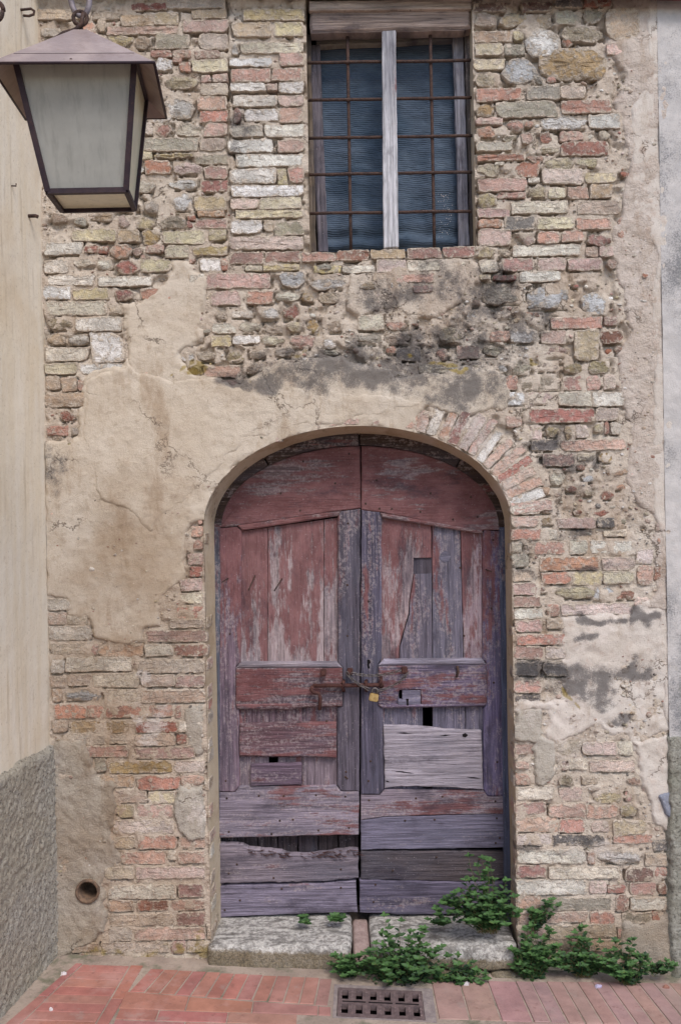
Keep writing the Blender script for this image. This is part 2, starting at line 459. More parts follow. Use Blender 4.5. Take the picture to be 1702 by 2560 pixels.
T['D'] = (80, 500, 600/1568, """560 95 640 190 sp;685 108 805 190 sy;840 105 1015 195 sg;1020 105 1070 135 r;1015 140 1050 185 r;1065 125 1280 190 r;260 190 555 270 y;565 195 705 275 t;715 195 845 300 so;855 200 1135 290 y;1155 195 1270 265 y;85 280 340 360 c;345 305 500 348 r;
515 290 655 380 sp;655 300 735 370 sp;740 295 865 350 p;870 300 1030 380 y;1050 305 1280 365 o;705 350 745 395 sp;1030 385 1070 420 p;80 390 245 480 c;550 395 705 490 sr;710 390 920 470 y;1100 380 1235 465 w;1238 385 1280 460 p;100 490 410 560 c;430 500 790 565 c;
1030 490 1125 545 c;1130 480 1560 580 p;75 560 255 650 w;265 580 505 655 y;540 585 670 660 sr;715 580 925 650 p;955 590 1125 655 q;1170 595 1365 690 p;90 660 490 755 c;490 670 632 750 sc;640 670 750 740 st;815 680 880 740 sc;85 765 270 850 so;
285 770 590 860 w;385 865 600 1062 w;90 965 370 1055 c;95 870 230 950 st;235 875 375 950 sc;85 1065 305 1140 y;312 1068 600 1140 w;90 1150 190 1240 t;195 1160 298 1250 t;300 1175 340 1250 p;90 1260 370 1350 t;180 1370 290 1450 sr;100 1475 240 1540 p;
255 1490 320 1540 st;1110 800 1170 875 sg;1175 800 1335 870 c;1340 790 1505 870 sy;1170 885 1305 960 y;1310 885 1490 940 w;965 980 1070 1060 sw;1270 985 1400 1065 so;1420 980 1530 1040 st;1120 1085 1365 1160 p;1385 1065 1510 1140 st;1010 1085 1115 1150 so;
1220 1175 1350 1255 p;1305 725 1440 770 c;1190 720 1280 790 st;1075 985 1200 1055 st;120 90 230 150 st;280 110 380 165 sc;410 90 530 140 st;270 380 420 440 sc;430 390 530 460 sc""")
T['B'] = (540, 0, 700/1568, """150 55 495 120 o;90 130 310 210 t;325 125 490 205 y;140 240 490 300 y;75 325 315 375 w;355 300 490 370 p;85 385 308 460 p;312 385 480 455 p;80 465 280 515 w;285 470 345 510 p;350 460 490 525 w;90 535 345 600 c;348 535 490 600 q;100 610 140 690 r;
160 610 350 680 w;355 605 490 690 p;75 700 265 770 g;270 700 495 770 c;70 785 320 855 w;345 785 495 855 q;110 865 490 935 c;75 945 340 1030 w;345 945 398 1040 y;402 940 495 1030 p;85 1040 490 1105 w;80 1115 238 1170 q;242 1105 480 1172 y;105 1176 490 1222 y;
80 1235 260 1310 w;325 1240 490 1320 g;75 1325 490 1400 q;80 250 135 310 sw;265 1235 320 1300 t;
75 1412 270 1480 r;275 1408 468 1468 r;480 1415 665 1465 p;672 1400 855 1460 r;865 1398 1060 1450 t;1068 1390 1260 1448 r;1265 1382 1450 1445 r;165 1488 260 1520 c;265 1480 465 1515 y;545 1490 700 1530 y;705 1490 890 1530 c;895 1455 1065 1525 q;1070 1460 1250 1520 c""")
T['C'] = (1150, 0, 552/1568, """90 25 330 85 d;435 20 655 85 d;665 0 865 60 k;870 0 1070 50 r;90 90 265 200 st;270 85 465 190 sy;525 90 655 205 st;665 70 855 190 sy;875 70 1010 165 sg;1030 65 1270 300 t;95 225 360 305 t;375 222 445 290 y;455 205 715 420 sw;715 190 1020 310 sg;
100 315 305 400 y;310 320 455 395 g;95 420 315 500 y;290 420 550 600 sb;555 350 1030 570 sO;95 525 265 620 sy;520 530 590 605 sg;600 540 685 600 sp;110 630 430 720 p;470 610 705 710 g;708 610 890 700 t;250 722 690 835 g;715 715 1065 810 p;105 735 240 830 so;
105 840 300 890 p;570 830 895 925 sw;910 815 1130 915 c;325 850 460 940 sp;105 900 250 985 sp;450 860 520 910 sp;420 945 525 1030 sp;555 950 650 1020 sr;705 935 870 1005 p;980 930 1060 1000 sy;110 1010 370 1075 y;540 1040 700 1090 sy;710 1005 1060 1110 r;
115 1100 455 1145 r;470 1100 590 1160 sp;120 1155 290 1260 so;610 1115 815 1215 sy;820 1115 985 1190 sy;390 1150 565 1260 r;575 1200 875 1310 q;885 1225 1110 1300 y;125 1270 470 1365 p;480 1310 615 1410 sy;620 1340 745 1410 c;760 1330 905 1415 p;
915 1310 1080 1410 t;265 1370 460 1410 p;120 1375 260 1475 sy;355 1430 760 1520 y;830 1425 1140 1525 t;120 1485 350 1545 p;125 1560 300 1620 p;310 1540 525 1640 k;540 1545 810 1630 y;825 1550 1075 1630 p;1115 1545 1180 1690 p;1030 310 1180 400 q;1195 300 1285 380 sb;
340 90 350 95 t;300 960 400 1010 sg;480 1265 560 1300 c;1130 1220 1200 1260 sr;720 270 800 340 sr;240 1155 310 1178 c""")
T['F'] = (1102, 560, 600/1568, """240 30 460 140 q;525 70 622 150 sp;627 50 770 130 p;785 45 930 120 p;945 70 1115 150 sr;465 135 915 210 c;940 150 1025 215 q;1030 150 1120 212 q;240 145 362 225 so;368 155 455 215 st;250 235 375 320 c;395 225 605 310 r;625 220 815 305 p;825 225 1055 305 p;
1080 230 1150 300 sp;340 335 490 370 r;505 310 785 380 c;250 335 320 365 y;565 410 830 560 sb;905 430 1090 605 sb;270 390 510 530 sg;860 395 905 425 sr;715 605 1055 685 p;1058 608 1145 665 r;555 575 640 605 p;170 570 260 675 sw;320 700 445 770 p;450 700 605 775 w;
650 700 815 785 p;870 690 1030 895 y;1035 700 1185 780 d;1130 795 1185 855 sr;655 790 830 875 sp;100 795 250 880 p;270 790 400 860 sy;370 925 430 970 sw;460 905 590 990 sg;620 905 765 970 st;785 905 945 975 so;950 895 1115 985 so;395 990 500 1085 p;
525 995 775 1095 g;795 995 920 1090 p;945 990 1040 1085 p;1060 985 1140 1080 q;430 1100 545 1185 w;548 1100 740 1185 p;760 1095 980 1190 c;985 1095 1200 1190 c;570 1205 1005 1300 r;1010 1200 1160 1285 q;425 1260 525 1330 p;580 1315 655 1410 q;680 1320 770 1395 so;
800 1320 855 1410 st;875 1310 960 1400 q;1000 1300 1060 1365 sy;1065 1290 1095 1375 r;1105 1300 1170 1380 c;590 1410 760 1480 k;775 1410 1205 1480 q;0 815 40 890 p;1310 320 1350 355 sr;1360 1505 1400 1540 sr;200 490 260 540 st""")
T['E'] = (560, 600, 600/1568, """355 210 540 315 sb;555 250 790 330 sw;325 340 495 410 sy;510 345 590 415 so;610 340 765 415 st;150 335 320 420 p;240 430 355 525 sw;385 420 510 520 sr;410 520 510 605 sy;535 520 625 615 so;265 555 390 615 st;240 625 395 690 sy;430 615 605 710 sp;
635 635 740 710 sw;665 530 785 600 st;870 490 1045 590 c;1055 525 1190 590 sp;870 270 995 325 st;1120 225 1370 280 p;1085 275 1160 325 sw;1230 300 1360 345 p;1375 375 1460 445 sp;1220 540 1270 565 sp;1395 565 1560 680 sy;1380 705 1460 790 sp;1050 695 1130 745 sp;
1125 700 1285 790 k;1270 810 1560 870 y;330 700 470 770 st;1045 600 1210 690 st;650 715 750 760 sc;860 610 1040 680 sg;600 160 700 200 sc;1430 1120 1440 1130 t""")
T['K'] = (1102, 1080, 600/1568, """660 140 870 225 p;890 140 1000 190 c;1030 125 1130 205 so;885 215 940 250 r;1085 225 1215 290 st;700 260 810 350 sc;650 350 720 420 st;815 345 900 400 sr;1030 380 1135 445 sr;650 450 725 540 sp;450 475 645 540 c;1140 340 1200 385 sp;870 510 930 540 sr;
985 510 1105 550 sr;650 560 735 610 so;755 560 1010 630 p;1015 560 1130 625 k;455 550 640 620 q;455 635 650 705 p;1060 640 1210 685 c;675 640 760 700 c;460 725 530 790 g;605 715 810 800 p;835 705 960 800 c;975 710 1250 795 c;460 800 570 885 g;640 815 1035 905 p;
1045 815 1265 905 q;465 900 615 975 t;650 915 850 995 p;855 905 1055 1000 y;1058 905 1260 990 y;1275 865 1385 1000 p;1270 760 1385 860 q;1390 880 1435 965 r;465 985 625 1065 p;740 1005 1020 1095 sy;985 1000 1130 1110 sb;1130 1030 1275 1100 sr;470 1075 650 1145 r;
475 1150 670 1220 c;690 1125 770 1210 p;775 1120 1250 1195 q;480 1230 655 1305 p;685 1215 805 1290 t;490 1320 815 1390 p;480 1400 670 1485 p;680 1400 810 1480 q;1395 590 1440 660 sp;1400 680 1445 730 sp;640 1005 690 1060 sr;1260 1080 1360 1150 q;920 280 1000 330 sb;930 370 1000 420 st;700 700 800 705 t""")
T['L'] = (1102, 1640, 600/1568, """480 40 640 130 k;660 40 835 130 k;470 160 655 240 p;485 255 650 300 k;480 570 625 645 p;485 690 570 735 p;480 770 580 840 p;745 560 915 650 t;920 560 1145 645 q;1150 560 1250 650 c;790 680 830 750 p;830 670 955 745 c;965 680 1265 760 q;770 780 870 850 sg;915 780 1020 840 t;
980 890 1190 970 sy;1200 870 1250 960 sp;1215 790 1300 850 sp;490 850 740 940 c;770 860 930 950 q;485 955 685 1035 p;700 965 940 1055 p;945 975 1150 1060 p;1160 975 1275 1060 so;485 1050 760 1150 q;765 1060 935 1155 p;980 1075 1095 1150 q;1120 1070 1345 1170 y;
490 1160 725 1240 q;725 1165 1070 1240 k;1120 1170 1380 1225 p;490 1260 945 1355 c;950 1280 1005 1360 p;1010 1265 1310 1365 sw;1330 1290 1475 1370 t;1380 1200 1475 1275 k;490 1365 685 1450 r;695 1375 1165 1455 c;1200 1380 1390 1470 d;1395 1380 1475 1440 p;490 1460 955 1560 c;
965 1470 1080 1550 q;1085 1500 1200 1545 r;1230 1475 1405 1560 p;1410 1490 1470 1560 r;1395 815 1470 845 p;1400 740 1470 785 p;1410 680 1475 715 p""")
T['N'] = (800, 2060, 902/1568, """850 310 960 370 p;990 320 1270 375 g;1280 305 1340 380 r;1345 320 1505 375 c;860 380 1160 430 p;1170 380 1280 435 p;1305 385 1435 430 g;1440 380 1470 430 r;990 435 1285 495 t;1290 440 1415 490 p;870 440 985 490 p;1090 500 1160 555 p;1165 500 1320 550 t;870 500 1080 550 t;
900 565 1080 618 t;1085 565 1250 618 g""")
T['H'] = (0, 1600, 600/1568, """330 20 590 90 c;595 30 638 100 p;640 30 940 110 t;945 30 1135 105 c;1140 25 1365 105 r;430 110 865 205 c;900 125 1340 215 t;335 130 425 220 c;335 235 430 310 t;440 225 600 300 t;605 215 915 310 c;920 225 1145 305 t;1150 230 1340 310 r;340 320 410 405 t;
420 330 670 405 sb;700 320 905 405 t;920 325 1345 410 t;355 420 565 515 p;570 430 680 510 p;690 425 935 510 r;940 425 1140 505 p;1145 430 1180 510 r;460 530 850 612 o;345 530 445 605 t;885 530 1160 605 r;1165 530 1330 600 c;440 610 595 680 c;600 620 840 680 t;
880 615 1150 690 t;1155 620 1220 680 r;545 690 840 765 p;885 700 1275 775 p;620 775 700 865 g;705 790 1130 870 o;1135 790 1340 865 q;650 880 885 965 t;895 890 1180 980 p;1185 885 1335 950 q;750 980 965 1065 t;970 990 1145 1070 y;765 1075 885 1160 y;895 1075 1130 1165 p;
740 1175 1145 1265 q;740 1280 880 1365 t;905 1275 1160 1365 p;1165 1290 1345 1365 p;790 1380 1085 1465 p;1090 1370 1155 1440 c;1165 1380 1340 1460 p;890 1480 1340 1560 q;690 1480 880 1560 c;1290 1110 1345 1240 w""")
T['M'] = (0, 2060, 850/1568, """500 280 815 345 c;820 275 940 340 r;630 350 780 400 d;785 350 945 400 p;505 415 805 470 t;815 405 950 470 r;500 475 615 540 t;620 475 950 535 p;790 540 855 600 p;860 540 940 590 t;470 545 780 595 t;330 545 460 590 t;500 350 620 405 t;340 450 400 490 st;370 360 440 405 sp""")
T['G'] = (0, 1080, 600/1568, """1250 615 1325 685 p;1265 700 1330 770 r;1225 795 1325 870 p;1240 880 1325 945 r;1180 955 1330 1040 p;1175 1050 1330 1120 c;1155 1140 1340 1220 p;1105 1225 1335 1280 t;960 1295 1355 1370 r;310 1090 470 1165 t;315 1180 436 1260 t;440 1195 575 1260 t;320 1265 600 1360 c;
1295 560 1325 600 p;430 60 490 110 so;330 10 420 60 st""")

rng = random.Random(7)
pieces = []      # (cx, cz, w, h, rot, colour, stone)
for key, (ox, oy, sc, txt) in T.items():
    for ent in txt.replace('\n', '').split(';'):
        q = ent.split()
        x0, y0, x1, y1 = [float(u) for u in q[:4]]
        if x1 - x0 < 16: continue
        code = q[4]; stone = len(code) > 1
        px0, py0, px1, py1 = ox + x0 * sc, oy + y0 * sc, ox + x1 * sc, oy + y1 * sc
        cx, cz = W((px0 + px1) / 2, (py0 + py1) / 2)
        pieces.append([cx, cz, (px1 - px0) * S, (py1 - py0) * S, rng.uniform(-.012, .012), code[-1], stone])
# courses hidden behind the lantern
yy = 95
while yy < 470:
    xx = 112 + rng.uniform(0, 30)
    while xx < 345:
        l = rng.uniform(60, 125); hh = rng.uniform(26, 34)
        lim = 350 if yy > 170 else 250
        if xx + l < lim + 20:
            cx, cz = W(xx + l / 2, yy + hh / 2)
            pieces.append([cx, cz, l * S, hh * S, rng.uniform(-.02, .02), rng.choice('ttypcog'), rng.random() < .3])
        xx += l + 8
    yy += 40
# voussoirs of the arch, showing on the right where the plaster has come away
k = 0
for i in range(15):
    a = math.radians(70 - i * 4.6 + rng.uniform(-.7, .7))
    ex, ez = ax + DA * math.cos(a), az + DB * math.sin(a)
    nx_, nz_n = math.cos(a) / DA, math.sin(a) / DB
    nl = math.hypot(nx_, nz_n); nx_ /= nl; nz_n /= nl
    L = rng.uniform(.16, .21) if i not in (0, 1) else .10
    c = (ex + nx_ * (L / 2 + .006), ez + nz_n * (L / 2 + .006))
    pieces.append([c[0], c[1], L, .047 * rng.uniform(.8, 1.1), math.atan2(nz_n, nx_) + rng.uniform(-.05, .05) if True else math.atan2(nz_n, nx_), 'pqwprqpwqprqpwp'[i], False])
for a, L in ((80, .05), (84, .045), (88, .05), (92, .05), (97, .045), (103, .04), (122, .03)):
    a = math.radians(a)
    ex, ez = ax + DA * math.cos(a), az + DB * math.sin(a)
    pieces.append([ex, ez + L * .38, .075, L * .55, 0, 'p', False])

def brick_mesh(cx, cz, w, h, rot, stone, proud, depth, seed):
    r = random.Random(seed)
    hw, hh = w / 2, h / 2
    ph = r.uniform(0, 50)
    cor = []
    if stone:
        m = r.choice((6, 7, 7, 8, 9))
        e = r.uniform(3.0, 5.0)
        for i in range(m):
            t = 2 * math.pi * (i + r.uniform(-.28, .28)) / m + .4
            ct, st_ = math.cos(t), math.sin(t)
            q = (abs(ct) ** e + abs(st_) ** e) ** (-1 / e) * r.uniform(.84, 1.10)
            cor.append((ct * q * hw, st_ * q * hh))
        cut = r.uniform(.10, .2)
    else:
        tw = r.uniform(-.06, .06); sk = r.uniform(-.10, .10) * h
        for (a, b) in ((-1, -1), (1, -1), (1, 1), (-1, 1)):
            cor.append((a * hw * r.uniform(.97, 1.01) + b * sk * .5, b * hh * (1 + tw * a) * r.uniform(.95, 1.04)))
        cut = 0
    # corners knocked off, edges walked in small uneven steps
    P = []
    n = len(cor)
    for i in range(n):
        a, b, c = Vector(cor[i - 1]), Vector(cor[i]), Vector(cor[(i + 1) % n])
        la, lc = (a - b).length, (c - b).length
        if stone: da, dc = la * cut, lc * cut
        else:
            k_ = h * r.choice((.06, .10, .14, .18, .32)); da, dc = min(k_ * r.uniform(.8, 1.5), la * .45), min(k_, lc * .45)
        p0 = b + (a - b) / la * da; p1 = b + (c - b) / lc * dc
        P += [p0, (p0 + p1) / 2 + (b - (p0 + p1) / 2) * .35, p1]
    out = []
    n = len(P); st = .0115
    for i in range(n):
        a, b = P[i], P[(i + 1) % n]
        L = (b - a).length; m = max(1, int(L / st))
        for j in range(m): out.append(a + (b - a) * j / m)
    N_ = len(out)
    o2 = []
    for i, p in enumerate(out):
        t = (out[(i + 1) % N_] - out[i - 1])
        nn = Vector((t.y, -t.x)); nn.normalize()
        d = (float(vn(p.x * 55 + ph, p.y * 55, seed)) - .5) * (.006 if not stone else .008) + (float(vn(p.x * 140 + ph, p.y * 140, seed + 1)) - .5) * .004
        o2.append(p + nn * d)
    out = o2
    mi = min(w, h)
    if stone: rings = [(0, depth, 1), (0, .004, 1), (.04, .000, .8), (.18, -.002, .35), (.40, -.003, 0)]
    else: rings = [(0, depth, 1), (0, .0022, 1), (.035, .0002, .8), (.15, -.0002, .25), (.38, -.0004, 0)]
    v, f, rim = [], [], []
    cr, sr = math.cos(rot), math.sin(rot)
    tiltx, tiltz = r.uniform(-.015, .015), r.uniform(-.05, .05)
    for k_, (ins, y, rm) in enumerate(rings):
        sx = max(.05, 1 - 2 * ins * mi / w); sz = max(.05, 1 - 2 * ins * mi / h)
        for (a, b) in out:
            x, z = a * sx, b * sz
            yy_ = y - proud
            if k_ >= 1:
                amp = (.016 if stone else .0065) * (1 if k_ > 1 else .6)
                yy_ += amp * (float(vn((cx + x) * 40 + ph, (cz + z) * 40, seed)) - .5) + tiltx * x * .5 + tiltz * z * .5
            v.append((x * cr - z * sr, yy_, x * sr + z * cr)); rim.append(rm)
    nr = len(rings)
    for k_ in range(nr - 1):
        for i in range(N_):
            j = (i + 1) % N_
            f.append((k_ * N_ + i, k_ * N_ + j, (k_ + 1) * N_ + j, (k_ + 1) * N_ + i))
    b0 = (nr - 1) * N_
    c0 = len(v); m_ = np.mean([v[b0 + i] for i in range(N_)], axis=0)
    v.append(tuple(m_)); rim.append(0)
    for i in range(N_): f.append((b0 + i, b0 + (i + 1) % N_, c0))
    return v, f, rim
import colorsys
def jcol(code, r, extra=0):
    c = [u / 255 for u in PAL[code]]
    h, l, s_ = colorsys.rgb_to_hls(*c)
    h = (h + r.uniform(-.012, .012)) % 1; l = min(.9, max(.1, l + r.uniform(-.05, .05))); s_ = max(0, min(1, s_ * r.uniform(.52, .88)))
    q = colorsys.hls_to_rgb(h, l, s_)
    return srgb(*[u * 255 for u in q])
order = sorted(range(len(pieces)), key=lambda i: -pieces[i][2] * pieces[i][3])
lots = {False: 0, True: 0}
rub_v, rub_f, rub_c = [], [], []
for i in order:
    cx, cz, w, h, rot, code, stone = pieces[i]
    r = random.Random(i * 13 + 5)
    proud = r.uniform(.000, .007) if not stone else r.uniform(-.003, .004)
    if cz > 2.9: proud += .0035
    if cz < 1.6 and cx < 0: proud -= .001
    depth = .05
    v, f, rim = brick_mesh(cx, cz, w, h, rot, stone, proud, depth, i + 100)
    if lots[stone] >= 298:
        o_ = len(rub_v)
        rub_v += [(a + cx, b, c + cz) for a, b, c in v]; rub_f += [tuple(q + o_ for q in t) for t in f]
        rub_c += [jcol(code, r)] * len(v)
        continue
    lots[stone] += 1
    nm = 'stone' if stone else 'brick'
    me = mesh(nm, v, f, True)
    A = np.array(v)
    stain_attr(me, A[:, 0] + cx, A[:, 2] + cz)
    at = me.attributes.new('rim', 'FLOAT', 'POINT'); at.data.foreach_set('value', np.array(rim, np.float32))
    me.set_sharp_from_angle(angle=math.radians(35))
    o = link(nm, me, wall, M_STONE if stone else M_BRICK, jcol(code, r))
    o.location = (cx, 0, cz)
print('bricks', lots, 'rest', len(rub_v))

co = np.empty(len(wall.data.vertices) * 3, np.float32); wall.data.vertices.foreach_get('co', co); co = co.reshape(-1, 3)
oz_ = np.argsort(co[:, 2], kind='stable'); zs_ = co[oz_, 2]
rr_ = random.Random(31)
ero = np.zeros(len(co), np.float32)
jn = fbm(co[:, 0], co[:, 2], 42, 3, 91)
for cx, cz, w, h, rot, code, stone in pieces:
    if abs(rot) > .3: continue
    hi = cz > 2.2 or stone
    if rr_.random() < (.85 if hi else .6):
        z1 = cz - h / 2 + .003; z0 = z1 - rr_.uniform(.007, .013)
        a0, a1 = np.searchsorted(zs_, z0), np.searchsorted(zs_, z1)
        id_ = oz_[a0:a1]; x0 = cx - w / 2 + rr_.uniform(-.004, .25) * w; x1 = cx + w / 2 - rr_.uniform(-.004, .25) * w
        m = (co[id_, 0] > x0) & (co[id_, 0] < x1) & (jn[id_] > .40)
        ero[id_[m]] = np.maximum(ero[id_[m]], rr_.uniform(.012, .026))
    if rr_.random() < (.5 if hi else .25):
        a0, a1 = np.searchsorted(zs_, cz - h / 2), np.searchsorted(zs_, cz + h / 2)
        id_ = oz_[a0:a1]; xe = cx + rr_.choice((-1, 1)) * w / 2
        m = (np.abs(co[id_, 0] - xe) < .008) & (jn[id_] > .42)
        ero[id_[m]] = np.maximum(ero[id_[m]], rr_.uniform(.012, .024))
co[:, 1] += ero
wall.data.vertices.foreach_set('co', co.ravel()); wall.data.update()

# small chips of brick and stone in the open joints, far too many to count
occ = np.zeros((700, 460), bool)
def oc(x, z): return int((z + .2) / .0065), int((x + 1.4) / .0065)
for cx, cz, w, h, rot, code, stone in pieces:
    cr, sr = abs(math.cos(rot)), abs(math.sin(rot))
    bw, bh = w * cr + h * sr, w * sr + h * cr
    a0, b0 = oc(cx - bw / 2, cz - bh / 2); a1, b1 = oc(cx + bw / 2, cz + bh / 2)
    occ[max(a0, 0):a1 + 1, max(b0, 0):b1 + 1] = True
made = 0; tries = 0
r = random.Random(99)
while made < 2600 and tries < 40000:
    tries += 1
    x, z = r.uniform(LX + .01, RX - .02), r.uniform(.0, 4.2)
    w = r.choice((.008, .011, .015, .022, .03)) * r.uniform(.8, 1.3); h = w * r.uniform(.35, .9)
    if float(sd_open(np.array(x), np.array(z))) < .02: continue
    a0, b0 = oc(x - w / 2, z - h / 2); a1, b1 = oc(x + w / 2, z + h / 2)
    if a0 < 0 or b0 < 0 or a1 >= 700 or b1 >= 460 or occ[a0:a1 + 1, b0:b1 + 1].any(): continue
    occ[a0:a1 + 1, b0:b1 + 1] = True
    made += 1
    y0 = float(mortar_y(np.array(x), np.array(z)))
    n = 7; o_ = len(rub_v); an = r.uniform(-.5, .5); ca, sa = math.cos(an), math.sin(an)
    c = jcol(r.choice('ttccpqywwrgk'), r)
    for (sc_, yy_) in ((1, .008), (.85, -.003), (.45, -.006)):
        for j in range(n):
            t = 2 * math.pi * j / n; q = r.uniform(.8, 1.15) * sc_
            a, b = math.cos(t) * w / 2 * q, math.sin(t) * h / 2 * q
            rub_v.append((x + a * ca - b * sa, y0 + yy_, z + a * sa + b * ca)); rub_c.append(c)
    for k_ in range(2):
        for j in range(n):
            rub_f.append((o_ + k_ * n + j, o_ + k_ * n + (j + 1) % n, o_ + (k_ + 1) * n + (j + 1) % n, o_ + (k_ + 1) * n + j))
    rub_f.append(tuple(o_ + 2 * n + j for j in range(n)))
me = mesh('rubble', rub_v, rub_f, True)
A = np.array(rub_v); stain_attr(me, A[:, 0], A[:, 2])
at = me.attributes.new('chip', 'FLOAT_COLOR', 'POINT'); at.data.foreach_set('color', np.array(rub_c, np.float32).ravel())
M_RUB = mat_masonry('rubble_chips', False, 'chip')
at = me.attributes.new('rim', 'FLOAT', 'POINT'); at.data.foreach_set('value', np.full(len(rub_v), .35, np.float32))
rub = link('rubble_chips', me, wall, M_RUB); rub['kind'] = 'stuff'

# ------------------------------------------------------------------ plaster still clinging to the wall
def patch(name, pts, thick, mat, seed, label=None, edge=.010, rag=(.010, .020), cellp=.0068, relief=.006, raw=False):
    poly = [W(*p) for p in pts]
    xs = [p[0] for p in poly]; zs = [p[1] for p in poly]
    x = np.arange(min(xs) - .03, max(xs) + .03, cellp); z = np.arange(max(min(zs) - .03, -.12), max(zs) + .03, cellp)
    X, Z = np.meshgrid(x, z)
    sd = poly_sd(X, Z, poly)
    if not raw:
        sd = sd + rag[0] * (fbm(X, Z, 45, 3, seed) - .5) * 2 + rag[1] * (fbm(X, Z, 11, 3, seed + 5) - .5) * 2
    Y = .004 - .012 * (fbm(X, Z, 7, 4, 21) - .5) - relief * (fbm(X, Z, 26, 4, seed + 9) - .5) - relief * 1.2 * (fbm(X, Z, 4, 2, seed + 4) - .5)
    Y = Y - thick * sst(-.2 * edge, edge, sd) + np.where(sd < 0, np.minimum(-sd * 2.5, .03), 0)
    so_ = sd_open(X, Z)
    ne = np.abs(so_) < cellp * .62
    e = 1e-3
    gx_ = (sd_open(X + e, Z) - so_) / e
    gz2 = (sd_open(X, Z + e) - so_) / e
    X2 = np.where(ne, X - gx_ * so_, X); Z2 = np.where(ne, Z - gz2 * so_, Z)
    X2 = np.clip(X2, LX, None)
    n0, n1 = X.shape
    ix = np.arange(n0 * n1).reshape(n0, n1)
    Q = np.stack([ix[:-1, :-1], ix[:-1, 1:], ix[1:, 1:], ix[1:, :-1]], -1).reshape(-1, 4)
    sdf = sd.ravel(); sof = so_.ravel(); inn = (sof <= 0) | ne.ravel()
    kp = (sdf[Q].max(1) > -.012) & ~(inn[Q].all(1) & (sof[Q].mean(1) < 0))
    Q = Q[kp]; us = np.unique(Q); rm = np.full(n0 * n1, -1); rm[us] = np.arange(len(us))
    V = np.stack([X2.ravel(), Y.ravel(), Z2.ravel()], -1)[us]
    me = np_mesh(name, V, rm[Q]); stain_attr(me, V[:, 0], V[:, 2])
    o = link(name, me, wall, mat)
    if label: o['label'] = label
    return o
arch_px = []
for a in range(64, 187, 6):
    t = math.radians(a); arch_px.append((893 + 372 * math.cos(t), 1310 - 234 * math.sin(t)))
big = [(432, 650), (470, 655), (520, 700), (508, 760), (500, 850), (462, 868), (445, 900), (500, 935), (545, 940), (552, 985), (600, 965), (650, 925), (700, 900), (770, 890), (900, 905), (1000, 935), (1100, 930), (1150, 915), (1245, 925), (1270, 980),
       (1262, 1022), (1200, 1036), (1150, 1044), (1110, 1028), (1070, 1022), (1050, 1050)] + arch_px + [
       (500, 1300), (478, 1320), (466, 1370), (455, 1440), (430, 1480), (400, 1505), (402, 1565), (365, 1582), (360, 1608), (310, 1617), (276, 1602), (236, 1594), (221, 1548), (182, 1535), (170, 1495), (122, 1482),
       (104, 1420), (104, 1110), (196, 1092), (196, 1052), (212, 995), (205, 945), (232, 925), (312, 908), (312, 790), (296, 752), (350, 752), (420, 700)]
patch('plaster_patch', big, .0115, M_PLAST, 41, 'broad tan plaster left of and above the arched door', .016, (.014, .026))
patch('plaster_patch', [(220, 938), (306, 912), (316, 890), (350, 925), (404, 930), (420, 940), (700, 965), (980, 990), (1040, 1010), (900, 1050), (620, 1100), (500, 1230), (380, 1330), (250, 1250), (205, 1110), (215, 1000)], .0145, M_PLAST, 141, None, .02, (.008, .03))
patch('plaster_patch', [(1535, -40), (1512, 120), (1560, 190), (1535, 262), (1556, 300), (1568, 420), (1556, 540), (1528, 575), (1530, 640), (1548, 700), (1560, 760), (1572, 830), (1540, 890), (1548, 960), (1562, 1040), (1572, 1100), (1560, 1200), (1590, 1260),
       (1632, 1280), (1642, 1480), (1610, 1520), (1690, 1530), (1660, -40)], .009, M_PLASTR, 51, 'rough pinkish plaster along the right edge', .01, (.012, .02), relief=.012)
patch('plaster_patch', [(1622, -40), (1612, 190), (1578, 270), (1572, 420), (1580, 520), (1604, 560), (1640, 640), (1624, 760), (1632, 950), (1626, 1150), (1632, 1290), (1662, 1400), (1660, 1500), (1660, 1800), (1690, 1830), (1682, 1300), (1660, -40)], .011, M_PLASTW, 52,
      'smooth pale grey plaster strip beside the neighbouring house', .01, (.008, .016))
patch('plaster_patch', [(1405, 1545), (1470, 1530), (1540, 1548), (1590, 1520), (1610, 1490), (1675, 1480), (1690, 1830), (1650, 1840), (1612, 1850), (1590, 1870), (1572, 1846), (1480, 1822), (1430, 1848), (1385, 1880), (1365, 1850), (1360, 1780), (1290, 1775), (1290, 1750), (1405, 1735)],
      .008, M_PLASTW, 53, 'pale plaster with black mould right of the door', .018, (.016, .035), relief=.012)
patch('plaster_patch', [(1284, 1772), (1350, 1770), (1356, 1850), (1335, 1868), (1284, 1850)], .018, M_PATCH, 54)
patch('plaster_patch', [(1345, 1830), (1384, 1850), (1388, 1940), (1360, 1978), (1330, 1962), (1326, 1870)], .017, M_PATCH, 55)
patch('plaster_patch', [(1575, 1850), (1680, 1840), (1700, 2060), (1668, 2080), (1636, 2060), (1622, 2000), (1600, 1950)], .012, M_PLASTW, 60, None, .01, (.012, .025), relief=.012)
patch('plaster_patch', [(128, 1848), (205, 1850), (232, 1915), (286, 1968), (292, 2020), (276, 2090), (300, 2150), (262, 2190), (262, 2330), (230, 2370), (125, 2400), (110, 2000)], .014, M_PATCH, 56, 'lumpy grey plaster round the drain pipe', .014, (.012, .03), relief=.018)
patch('plaster_patch', [(452, 1968), (508, 1965), (512, 2095), (470, 2112), (446, 2080), (434, 2030)], .017, M_PATCH, 57)
patch('plaster_patch', [(455, 1768), (508, 1760), (510, 1890), (480, 1890), (462, 1820)], .008, M_PATCH, 58)
patch('plaster_patch', [(880, 690), (960, 680), (1080, 640), (1150, 650), (1170, 700), (1140, 760), (1060, 800), (980, 780), (900, 790), (860, 750)], .009, M_MORTAR, 59, None, .01, (.012, .03))
